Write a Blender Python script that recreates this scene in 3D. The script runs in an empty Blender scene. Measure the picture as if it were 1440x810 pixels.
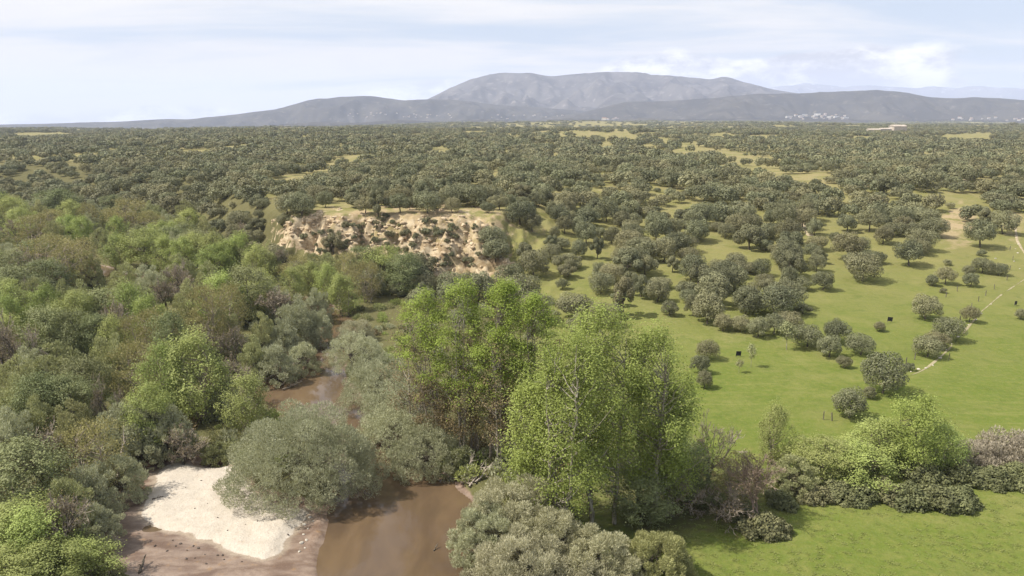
import bpy, math
import numpy as np
from mathutils import Matrix, Vector, Euler

# ------------------------------------------------------------------ camera, sky, sun, exposure
S = bpy.context.scene
COL = S.collection
R = math.radians
CAM_Z = 50.0
PITCH = 11.95
FPX = 1120.0                                   # focal length in pixels of the 1440 px wide photograph
cam = bpy.data.cameras.new('camera')
cam.sensor_width = 36.0
cam.lens = 36.0 * FPX / 1440.0
cam.clip_start = 1.0
cam.clip_end = 90000.0
camo = bpy.data.objects.new('camera', cam)
camo.location = (0, 0, CAM_Z)
camo.rotation_euler = (R(90 - PITCH), 0, 0)
COL.objects.link(camo)
S.camera = camo

SUN_EL, SUN_AZ = 52.0, -96.0                   # azimuth measured clockwise from +Y (the view direction): the sun stands to the left
sun = bpy.data.lights.new('sun', 'SUN')
sun.energy = 5.0
sun.angle = R(0.7)
sun.color = (1.0, 0.95, 0.86)
suno = bpy.data.objects.new('sun', sun)
sd = Vector((math.sin(R(SUN_AZ)) * math.cos(R(SUN_EL)), math.cos(R(SUN_AZ)) * math.cos(R(SUN_EL)), math.sin(R(SUN_EL))))
suno.rotation_euler = sd.to_track_quat('Z', 'Y').to_euler()
suno.location = (-200, 0, 300)
COL.objects.link(suno)

S.view_settings.view_transform = 'Standard'
S.view_settings.look = 'None'
S.view_settings.gamma = 1.0
S.view_settings.exposure = 0.5
S.render.engine = 'CYCLES'
S.cycles.use_denoising = True
S.cycles.max_bounces = 5
S.cycles.diffuse_bounces = 3
S.cycles.glossy_bounces = 2
S.cycles.transmission_bounces = 3
S.cycles.volume_bounces = 1
S.cycles.caustics_reflective = False
S.cycles.caustics_refractive = False


class NT:
    """small helper around a node tree"""
    def __init__(self, tree):
        self.t = tree; self.n = tree.nodes; self.l = tree.links

    def new(self, kind, **kw):
        nd = self.n.new(kind)
        for k, v in kw.items():
            setattr(nd, k, v)
        return nd

    def put(self, sock, v):
        if isinstance(v, bpy.types.NodeSocket):
            self.l.new(v, sock)
        else:
            sock.default_value = v

    def math(self, op, a, b=0.0, c=0.0, clamp=False):
        nd = self.new('ShaderNodeMath', operation=op, use_clamp=clamp)
        self.put(nd.inputs[0], a); self.put(nd.inputs[1], b); self.put(nd.inputs[2], c)
        return nd.outputs[0]

    def vmath(self, op, a, b=(0, 0, 0)):
        nd = self.new('ShaderNodeVectorMath', operation=op)
        self.put(nd.inputs[0], a); self.put(nd.inputs[1], b)
        return nd.outputs[0]

    def mix(self, f, a, b, blend='MIX'):
        nd = self.new('ShaderNodeMix', data_type='RGBA', blend_type=blend)
        nd.clamp_factor = True
        self.put(nd.inputs[0], f)
        self.put(nd.inputs[6], a if isinstance(a, bpy.types.NodeSocket) else (*a, 1))
        self.put(nd.inputs[7], b if isinstance(b, bpy.types.NodeSocket) else (*b, 1))
        return nd.outputs[2]

    def noise(self, vec, scale, detail=4, rough=0.55, dist=0.0):
        nd = self.new('ShaderNodeTexNoise')
        nd.noise_dimensions = '3D'
        if vec is not None:
            self.put(nd.inputs['Vector'], vec)
        nd.inputs['Scale'].default_value = scale
        nd.inputs['Detail'].default_value = detail
        nd.inputs['Roughness'].default_value = rough
        nd.inputs['Distortion'].default_value = dist
        return nd.outputs[0]

    def step(self, x, a, b):
        nd = self.new('ShaderNodeMapRange', interpolation_type='SMOOTHSTEP')
        self.put(nd.inputs[0], x)
        nd.inputs[1].default_value = a; nd.inputs[2].default_value = b
        return nd.outputs[0]


SKY_A = (0.4, 9.1, 0.0)
SKY_B = (7.7, 2.2, 1.0)


def build_world():
    w = bpy.data.worlds.new('World')
    S.world = w
    w.use_nodes = True
    nt = NT(w.node_tree)
    nt.n.clear()
    sky = nt.new('ShaderNodeTexSky', sky_type='NISHITA')
    sky.sun_disc = False
    sky.sun_elevation = R(SUN_EL)
    sky.sun_rotation = R(SUN_AZ)
    sky.altitude = 700
    sky.air_density = 1.0
    sky.dust_density = 1.5
    tc = nt.new('ShaderNodeTexCoord')
    d = nt.vmath('NORMALIZE', tc.outputs['Generated'])
    sep = nt.new('ShaderNodeSeparateXYZ')
    nt.put(sep.inputs[0], d)
    x, y, z = sep.outputs
    zc = nt.math('MAXIMUM', z, 0.0)
    # high thin cloud: the direction projected on a layer overhead
    inv = nt.math('DIVIDE', 1.0, nt.math('ADD', zc, 0.10))
    comb = nt.new('ShaderNodeCombineXYZ')
    nt.put(comb.inputs[0], nt.math('MULTIPLY', x, inv))
    nt.put(comb.inputs[1], nt.math('MULTIPLY', y, inv))
    cp = nt.vmath('ADD', comb.outputs[0], SKY_A)
    rot = nt.new('ShaderNodeMapping')
    nt.put(rot.inputs[0], cp)
    rot.inputs['Rotation'].default_value = (0, 0, R(-24))
    rot.inputs['Scale'].default_value = (0.45, 1.05, 1.0)
    n1 = nt.noise(rot.outputs[0], 0.85, 6, 0.55, 0.35)
    # the veil is thicker towards the left (south-west) half of the sky and thins out to the right
    side = nt.math('MULTIPLY_ADD', x, -0.16, 0.03)
    low = nt.math('MULTIPLY_ADD', nt.math('POWER', nt.math('SUBTRACT', 1.0, zc), 14.0), 0.24, 0.02)
    f1 = nt.math('ADD', nt.math('ADD', n1, side), low)
    veil = nt.step(f1, 0.46, 0.72)
    # a bank of cumulus low above the horizon
    c3 = nt.new('ShaderNodeMapping')
    nt.put(c3.inputs[0], d)
    c3.inputs['Scale'].default_value = (1.0, 1.0, 2.3)
    c3.inputs['Location'].default_value = SKY_B
    n2 = nt.noise(c3.outputs[0], 7.5, 8, 0.6, 0.1)
    n3 = nt.noise(c3.outputs[0], 2.4, 3, 0.5)
    top = nt.math('MULTIPLY_ADD', nt.math('SUBTRACT', n3, 0.5), 0.34, 0.035)
    topn = nt.math('MULTIPLY_ADD', nt.math('SUBTRACT', n2, 0.5), 0.055, top)
    cum = nt.step(nt.math('SUBTRACT', topn, z), -0.004, 0.012)
    shade = nt.step(nt.noise(c3.outputs[0], 12.0, 6, 0.65), 0.38, 0.62)
    white = nt.mix(n2, (7.8, 7.55, 7.3), (9.4, 9.1, 8.7))
    cumc = nt.mix(shade, (5.6, 5.6, 5.9), (12.0, 11.7, 11.4))
    pale = nt.mix(0.62, sky.outputs[0], (6.1, 6.8, 7.9))          # thin milky air in front of the blue
    c = nt.mix(veil, pale, white)
    c = nt.mix(cum, c, cumc)
    bg = nt.new('ShaderNodeBackground')
    nt.put(bg.inputs[0], c)
    bg.inputs[1].default_value = 0.085
    out = nt.new('ShaderNodeOutputWorld')
    nt.l.new(bg.outputs[0], out.inputs[0])


build_world()

# ------------------------------------------------------------------ small maths
CP, SP = math.cos(R(PITCH)), math.sin(R(PITCH))
rs = np.random.RandomState(7)
_TAB = np.random.RandomState(99).rand(256, 256)


def vnoise(x, y, seed=0):
    x = np.asarray(x, float) + seed * 17.31; y = np.asarray(y, float) + seed * 41.7
    xi = np.floor(x).astype(int); yi = np.floor(y).astype(int)
    fx = x - xi; fy = y - yi
    fx = fx * fx * (3 - 2 * fx); fy = fy * fy * (3 - 2 * fy)
    a = _TAB[xi & 255, yi & 255]; b = _TAB[(xi + 1) & 255, yi & 255]
    c = _TAB[xi & 255, (yi + 1) & 255]; d = _TAB[(xi + 1) & 255, (yi + 1) & 255]
    return (a * (1 - fx) + b * fx) * (1 - fy) + (c * (1 - fx) + d * fx) * fy


def fbm(x, y, oct=4, seed=0, gain=0.5):
    s = 0; a = 1.0; t = 0
    for k in range(oct):
        s = s + a * vnoise(np.asarray(x) * 2 ** k, np.asarray(y) * 2 ** k, seed + k * 3)
        t += a; a *= gain
    return s / t


def sstep(x, a=0.0, b=1.0):
    t = np.clip((np.asarray(x, float) - a) / (b - a), 0, 1)
    return t * t * (3 - 2 * t)


def ray(px, py):
    dx = (px - 720.0) / FPX; dy = (405.0 - py) / FPX
    return np.array([dx, CP + dy * SP, -SP + dy * CP])


def at_z(px, py, z):
    d = ray(px, py)
    t = (z - CAM_Z) / d[2]
    return np.array([d[0] * t, d[1] * t, z])


def to_px(x, y, z):
    x = np.asarray(x, float); y = np.asarray(y, float); z = np.asarray(z, float) - CAM_Z
    f = y * CP - z * SP
    u = y * SP + z * CP
    f = np.where(f < 1, 1, f)
    return 720 + FPX * x / f, 405 - FPX * u / f


def poly_sd(x, y, P):
    """signed distance to a polygon, positive inside"""
    x = np.asarray(x, float); y = np.asarray(y, float)
    P = np.asarray(P, float)
    d = np.full(x.shape, 1e9); inside = np.zeros(x.shape, bool)
    n = len(P)
    for i in range(n):
        ax, ay = P[i]; bx, by = P[(i + 1) % n]
        ex, ey = bx - ax, by - ay
        t = np.clip(((x - ax) * ex + (y - ay) * ey) / (ex * ex + ey * ey), 0, 1)
        d = np.minimum(d, np.hypot(x - ax - t * ex, y - ay - t * ey))
        c = ((ay > y) != (by > y)) & (x < ex * (y - ay) / (ey if ey else 1e-9) + ax)
        inside ^= c
    return np.where(inside, d, -d)


def line_d(x, y, L):
    """distance to a polyline and the position along it (0..n-1)"""
    x = np.asarray(x, float); y = np.asarray(y, float)
    d = np.full(x.shape, 1e9); s = np.zeros(x.shape)
    for i in range(len(L) - 1):
        ax, ay = L[i][:2]; bx, by = L[i + 1][:2]
        ex, ey = bx - ax, by - ay
        t = np.clip(((x - ax) * ex + (y - ay) * ey) / (ex * ex + ey * ey), 0, 1)
        dd = np.hypot(x - ax - t * ex, y - ay - t * ey)
        s = np.where(dd < d, i + t, s); d = np.minimum(d, dd)
    return d, s


# ------------------------------------------------------------------ terrain shape
RIVER = [(14, -60, 20), (4, 30, 19), (-9, 62, 18), (-13, 80, 17.5), (-14.5, 94, 20), (-17.5, 105, 15), (-26, 121, 12),
         (-38, 140, 17), (-42, 155, 15), (-43, 186, 10), (-58, 216, 9), (-98, 240, 9), (-136, 262, 11), (-200, 300, 12), (-330, 345, 12)]


def smooth_line(L, n=4):
    L = np.array(L, float); out = []
    for i in range(len(L) - 1):
        p0, p1, p2, p3 = L[max(i - 1, 0)], L[i], L[i + 1], L[min(i + 2, len(L) - 1)]
        for t in np.arange(n) / n:
            out.append(0.5 * (2 * p1 + (p2 - p0) * t + (2 * p0 - 5 * p1 + 4 * p2 - p3) * t ** 2 + (3 * p1 - p0 - 3 * p2 + p3) * t ** 3))
    out.append(L[-1])
    return [tuple(p) for p in out]


def smooth_poly(P, n=4):
    P = [tuple(p) for p in P]
    L = smooth_line([P[-1]] + P + [P[0], P[1]], n)
    return L[n:-n - 1]


RIVER = smooth_line(RIVER)
RW = np.array([r[2] for r in RIVER])
gp = lambda L, z=0.4: [tuple(at_z(a, b, z)[:2]) for a, b in L]
SAND = gp([(236, 652), (285, 655), (325, 660), (352, 690), (396, 712), (426, 716), (404, 745), (384, 775), (345, 772), (300, 757), (250, 742), (214, 728), (204, 712), (215, 690)], 0.6)
SAND = smooth_poly(SAND)
MUD = gp([(205, 655), (300, 648), (360, 690), (440, 714), (446, 740), (438, 772), (446, 812), (430, 900), (90, 900), (148, 800), (150, 762), (120, 720), (165, 700)], 0.2)
MUD = smooth_poly(MUD)

_KX = [-900, -450, -250, -150, -95, -72, -30, -5, 25, 60, 200, 900]
_Y0 = [470, 440, 395, 330, 262, 237, 232, 218, 168, 150, 150, 150]
_W = [300, 240, 160, 100, 48, 27, 27, 45, 190, 260, 280, 320]


def slope_s(x, y):
    return (y - np.interp(x, _KX, _Y0)) / np.interp(x, _KX, _W)


def hfun(x, y):
    x = np.asarray(x, float); y = np.asarray(y, float)
    s = slope_s(x, y)
    gully = (np.abs(2 * fbm(x / 9.0, y / 26.0, 4, 5, 0.6) - 1) * 1.5 - 0.35)
    cl = np.exp(-((x + 40) / 45.0) ** 4)
    s = s + (gully * 0.26 + 0.55 * (fbm(x / 4.5, y / 5.0, 3, 17) - 0.5)) * cl * np.exp(-((s - 0.55) / 0.55) ** 2)
    k = sstep(s)
    far = sstep(y, 400, 1500)
    h = 1.25 + 18.5 * k + 0.6 * (fbm(x / 40.0, y / 40.0, 3, 11) - 0.5) * (1 + 2 * k)
    h = h + k * (7.0 * (fbm(x / 210.0, y / 210.0, 3, 21) - 0.5)) + far * 34.0 * (fbm(x / 800.0, y / 800.0, 3, 31) - 0.5)
    h = h - 6.0 * far * sstep(-x / np.maximum(y, 1), 0.15, 0.6)          # the plain dips towards the left
    h = h + 46.0 * (fbm(x / 1500.0, y / 600.0, 3, 35) - 0.5) * sstep(y, 2200, 4500)
    h = h - 150.0 * sstep(y, 2000, 9000) * (1 - sstep(x / np.maximum(y, 1), -0.45, -0.02))
    near = y < 420
    if np.any(near):
        d, q = line_d(x, y, RIVER)
        hw = np.interp(q, np.arange(len(RIVER)), RW) * 0.5 + 3.4 * (fbm(x / 6.0, y / 6.0, 3, 3) - 0.5)
        e = d - hw
        hr = np.where(e < 0, -1.2 * sstep(-e, 0, 3.0), 1.25 * sstep(e, 0, 2.2) ** 0.8)
        w = sstep(e, 2.0, 5.0)
        h2 = hr * (1 - w) + h * w
        m = poly_sd(x, y, MUD)
        wm = sstep(m, -1.5, 1.0)
        hm = 0.10 + 0.34 * (fbm(x / 8.0, y / 5.0, 4, 8) - 0.55)
        h2 = np.where(m > -1.5, np.minimum(h2, 50) * (1 - wm) + hm * wm, h2)
        sdp = poly_sd(x, y, SAND) + 1.3 * (fbm(x / 2.2, y / 2.2, 3, 9) - 0.5)
        ws = sstep(sdp, -0.9, 1.3)
        h2 = h2 + ws * (0.5 + 0.42 * (fbm(x / 2.2, y / 2.2, 4, 14) - 0.5))
        h = np.where(near, h2, h)
    return h


def ground(px, py):
    """the point of the terrain that a photograph pixel sees"""
    d = ray(px, py)
    t = np.geomspace(60, 9000, 200)
    z = hfun(d[0] * t, d[1] * t)
    g = CAM_Z + d[2] * t - z
    i = int(np.argmax(g < 0)) if np.any(g < 0) else len(t) - 1
    i = max(i, 1)
    for _ in range(2):
        tt = np.linspace(t[i - 1], t[i], 24)
        g = CAM_Z + d[2] * tt - hfun(d[0] * tt, d[1] * tt)
        i = max(int(np.argmax(g < 0)) if np.any(g < 0) else 23, 1)
        t = tt
    return np.array([d[0] * t[i], d[1] * t[i], float(hfun(d[0] * t[i], d[1] * t[i]))])


def spot_top(px, py, h):
    """ground position of a thing h metres tall whose top is seen at the pixel"""
    d = ray(px, py)
    t = np.geomspace(50, 1500, 700)
    z = hfun(d[0] * t, d[1] * t) + h
    g = CAM_Z + d[2] * t - z
    i = int(np.argmax(g < 0)) if np.any(g < 0) else len(t) - 1
    return np.array([d[0] * t[i], d[1] * t[i], float(hfun(d[0] * t[i], d[1] * t[i]))])


# ------------------------------------------------------------------ mesh helpers
def mesh_from(name, V, F, mats, mat_index=None, smooth=False, attrs=None):
    """V (n,3), F (m,k) with one k; attrs: name -> (n,) floats or (n,4) colours"""
    V = np.asarray(V, np.float32); F = np.asarray(F, np.int32)
    me = bpy.data.meshes.new(name)
    k = F.shape[1]
    me.vertices.add(len(V)); me.vertices.foreach_set('co', V.ravel())
    me.loops.add(F.size); me.loops.foreach_set('vertex_index', F.ravel())
    me.polygons.add(len(F))
    me.polygons.foreach_set('loop_start', np.arange(0, F.size, k, dtype=np.int32))
    me.polygons.foreach_set('loop_total', np.full(len(F), k, np.int32))
    if mat_index is not None:
        me.polygons.foreach_set('material_index', np.asarray(mat_index, np.int32))
    me.polygons.foreach_set('use_smooth', np.full(len(F), bool(smooth)))
    for m in mats:
        me.materials.append(m)
    for an, av in (attrs or {}).items():
        av = np.asarray(av, np.float32)
        if av.ndim == 1:
            a = me.attributes.new(an, 'FLOAT', 'POINT'); a.data.foreach_set('value', av)
        else:
            a = me.attributes.new(an, 'FLOAT_COLOR', 'POINT'); a.data.foreach_set('color', av.ravel())
    me.update()
    return me


def link(name, me, parent=None, loc=None):
    o = bpy.data.objects.new(name, me)
    COL.objects.link(o)
    if parent is not None:
        o.parent = parent
    if loc is not None:
        o.location = [float(v) for v in loc]
    return o


def tag(o, label=None, cat=None, group=None, kind=None):
    if label: o['label'] = label
    if cat: o['category'] = cat
    if group: o['group'] = group
    if kind: o['kind'] = kind
    return o


def tubes(segs, k=5):
    """segs (n,8): p0, p1, r0, r1 -> V, F"""
    s = np.asarray(segs, float)
    p0, p1, r0, r1 = s[:, 0:3], s[:, 3:6], s[:, 6], s[:, 7]
    a = p1 - p0
    a /= np.maximum(np.linalg.norm(a, axis=1), 1e-6)[:, None]
    ref = np.where(np.abs(a[:, 2:3]) > 0.9, np.array([[1.0, 0, 0]]), np.array([[0, 0, 1.0]]))
    u = np.cross(a, ref); u /= np.linalg.norm(u, axis=1)[:, None]
    v = np.cross(a, u)
    th = np.arange(k) * 2 * math.pi / k
    ring = u[:, None, :] * np.cos(th)[None, :, None] + v[:, None, :] * np.sin(th)[None, :, None]
    V = np.concatenate([p0[:, None, :] + ring * r0[:, None, None], p1[:, None, :] + ring * r1[:, None, None]], axis=1).reshape(-1, 3)
    n = len(s)
    base = (np.arange(n) * 2 * k)[:, None]
    i = np.arange(k); j = (i + 1) % k
    F = np.stack([base + i, base + j, base + k + j, base + k + i], axis=2).reshape(-1, 4)
    return V, F


def curve_segs(p0, p1, r0, r1, n=5, sag=0.0, wob=0.0, rng=rs, up=0.0):
    p0 = np.asarray(p0, float); p1 = np.asarray(p1, float)
    t = np.linspace(0, 1, n + 1)[:, None]
    P = p0 + (p1 - p0) * t
    P[:, 2] += (up * np.sin(np.pi * t[:, 0]))
    if wob:
        w = rng.normal(0, wob, (n + 1, 3)); w[0] = 0; w[-1] = 0
        P += w
    rr = r0 + (r1 - r0) * t[:, 0] ** 0.8
    return [(*P[i], *P[i + 1], rr[i], rr[i + 1]) for i in range(n)]


def unit(v):
    return v / np.maximum(np.linalg.norm(v, axis=-1, keepdims=True), 1e-6)


def leaves_flat(rng, C, N, size, aspect=0.6):
    """diamond leaves with normals N at C"""
    n = len(C)
    t = unit(np.cross(N, rng.normal(size=(n, 3))))
    b = np.cross(N, t)
    s = size * rng.uniform(0.65, 1.35, n)
    t = t * (s * 0.5)[:, None]; b = b * (s * 0.5 * aspect)[:, None]
    V = np.stack([C + t, C + b, C - t, C - b], 1).reshape(-1, 3)
    return V, np.arange(4 * n).reshape(n, 4)


def leaves_long(rng, C, T, size, aspect=0.25):
    """blades along T"""
    n = len(C)
    b = unit(np.cross(T, rng.normal(size=(n, 3))))
    s = size * rng.uniform(0.6, 1.4, n)
    t = T * (s * 0.5)[:, None]; b = b * (s * 0.5 * aspect)[:, None]
    V = np.stack([C + t, C + b, C - t, C - b], 1).reshape(-1, 3)
    return V, np.arange(4 * n).reshape(n, 4)


# ------------------------------------------------------------------ materials
MATS = {}


def leaf_mat(name, dark, light, alt=None, trans=0.25, jitter=0.35, rough=0.6):
    m = bpy.data.materials.new(name); m.use_nodes = True
    nt = NT(m.node_tree); nt.n.clear()
    at = nt.new('ShaderNodeAttribute', attribute_name='tint')
    oi = nt.new('ShaderNodeObjectInfo')
    c = nt.mix(at.outputs['Fac'], dark, light)
    if alt:
        c = nt.mix(nt.math('MULTIPLY', nt.math('POWER', oi.outputs['Random'], 1.6), jitter * 1.6), c, alt)
    hsv = nt.new('ShaderNodeHueSaturation')
    rnd2 = nt.math('FRACT', nt.math('MULTIPLY', oi.outputs['Random'], 7.31))
    nt.put(hsv.inputs['Value'], nt.math('MULTIPLY_ADD', rnd2, jitter, 1.0 - jitter * 0.5))
    nt.put(hsv.inputs['Color'], c)
    p = nt.new('ShaderNodeBsdfPrincipled')
    nt.put(p.inputs['Base Color'], hsv.outputs[0])
    p.inputs['Roughness'].default_value = rough
    p.inputs['Specular IOR Level'].default_value = 0.2
    tr = nt.new('ShaderNodeBsdfTranslucent')
    nt.put(tr.inputs[0], nt.mix(0.3, hsv.outputs[0], (0.26, 0.28, 0.06)))
    mx = nt.new('ShaderNodeMixShader')
    mx.inputs[0].default_value = trans
    nt.l.new(p.outputs[0], mx.inputs[1]); nt.l.new(tr.outputs[0], mx.inputs[2])
    out = nt.new('ShaderNodeOutputMaterial')
    nt.l.new(mx.outputs[0], out.inputs[0])
    MATS[name] = m
    return m


def plain_mat(name, a, b, scale=3.0, rough=0.85, bump=0.0, stretch=(1, 1, 1), spec=0.2):
    m = bpy.data.materials.new(name); m.use_nodes = True
    nt = NT(m.node_tree); nt.n.clear()
    tc = nt.new('ShaderNodeTexCoord')
    mp = nt.new('ShaderNodeMapping'); nt.put(mp.inputs[0], tc.outputs['Object'])
    mp.inputs['Scale'].default_value = stretch
    n = nt.noise(mp.outputs[0], scale, 5, 0.6)
    c = nt.mix(nt.step(n, 0.3, 0.7), a, b)
    p = nt.new('ShaderNodeBsdfPrincipled')
    nt.put(p.inputs['Base Color'], c)
    p.inputs['Roughness'].default_value = rough
    p.inputs['Specular IOR Level'].default_value = spec
    if bump:
        bp = nt.new('ShaderNodeBump'); bp.inputs['Strength'].default_value = bump
        nt.put(bp.inputs['Height'], n); nt.l.new(bp.outputs[0], p.inputs['Normal'])
    out = nt.new('ShaderNodeOutputMaterial'); nt.l.new(p.outputs[0], out.inputs[0])
    MATS[name] = m
    return m


OAK = leaf_mat('oak_leaf', (0.060, 0.065, 0.034), (0.262, 0.270, 0.148), (0.25, 0.22, 0.115), 0.10, 0.46)
POPLAR = leaf_mat('poplar_leaf', (0.150, 0.190, 0.036), (0.420, 0.485, 0.135), (0.38, 0.41, 0.12), 0.40, 0.12)
GREEN = leaf_mat('ash_leaf', (0.158, 0.205, 0.051), (0.429, 0.508, 0.152), (0.383, 0.376, 0.145), 0.34, 0.40)
DARKG = leaf_mat('dark_leaf', (0.098, 0.120, 0.048), (0.276, 0.307, 0.135), (0.269, 0.254, 0.120), 0.25, 0.35)
OLIVE = leaf_mat('olive_leaf', (0.165, 0.175, 0.080), (0.448, 0.458, 0.224), (0.413, 0.378, 0.189), 0.28, 0.35)
STANDL = leaf_mat('stand_poplar_leaf', (0.165, 0.215, 0.030), (0.400, 0.500, 0.105), (0.38, 0.43, 0.10), 0.42, 0.1)
WILLOW = leaf_mat('willow_leaf', (0.205, 0.210, 0.126), (0.540, 0.545, 0.355), (0.47, 0.46, 0.27), 0.30, 0.22)
PALEW = leaf_mat('pale_willow_leaf', (0.245, 0.228, 0.140), (0.580, 0.545, 0.370), (0.52, 0.51, 0.28), 0.30, 0.18)
YELLOW = leaf_mat('yellow_bud_leaf', (0.178, 0.161, 0.063), (0.402, 0.362, 0.149), (0.333, 0.282, 0.138), 0.30, 0.3)
PINKW = leaf_mat('catkin_leaf', (0.230, 0.195, 0.145), (0.520, 0.455, 0.350), (0.45, 0.40, 0.29), 0.25, 0.15)
BRAMBLE = leaf_mat('bramble_leaf', (0.070, 0.080, 0.033), (0.225, 0.235, 0.105), (0.22, 0.18, 0.10), 0.16, 0.3)
BROWNL = leaf_mat('brown_bud_leaf', (0.140, 0.100, 0.055), (0.290, 0.220, 0.115), (0.25, 0.20, 0.10), 0.25, 0.3)
BARK = plain_mat('bark', (0.06, 0.05, 0.038), (0.15, 0.125, 0.095), 4.0, 0.9, 0.4, (1, 1, 0.3))
PALEBARK = plain_mat('pale_bark', (0.18, 0.155, 0.115), (0.42, 0.38, 0.30), 3.0, 0.85, 0.3, (1, 1, 0.3))
TWIG = plain_mat('twig', (0.20, 0.165, 0.125), (0.38, 0.32, 0.25), 2.0, 0.9)
REDTWIG = plain_mat('red_twig', (0.19, 0.14, 0.105), (0.33, 0.25, 0.19), 2.0, 0.9)
DRIFT = plain_mat('driftwood', (0.22, 0.18, 0.14), (0.46, 0.40, 0.33), 5.0, 0.85, 0.3, (1, 1, 0.25))
STONE = plain_mat('pale_stone', (0.34, 0.30, 0.24), (0.62, 0.57, 0.48), 2.5, 0.9, 0.3)
DARKSTONE = plain_mat('wet_stone', (0.05, 0.04, 0.033), (0.14, 0.11, 0.09), 3.0, 0.6, 0.3)
TRACK = plain_mat('track_dirt', (0.26, 0.21, 0.12), (0.42, 0.35, 0.24), 0.35, 0.95, 0.2)
POSTM = plain_mat('post_wood', (0.09, 0.08, 0.065), (0.2, 0.17, 0.14), 5.0, 0.9, 0.2, (1, 1, 0.3))
BLACKP = plain_mat('black_panel', (0.012, 0.012, 0.013), (0.03, 0.03, 0.03), 2.0, 0.55)
WHITEW = plain_mat('white_render', (0.42, 0.40, 0.38), (0.60, 0.58, 0.56), 0.2, 0.8)
TILE = plain_mat('roof_tile', (0.30, 0.17, 0.11), (0.42, 0.27, 0.19), 0.4, 0.9)
ROUGHW = plain_mat('stone_wall', (0.36, 0.30, 0.24), (0.55, 0.48, 0.40), 0.5, 0.9)


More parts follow.
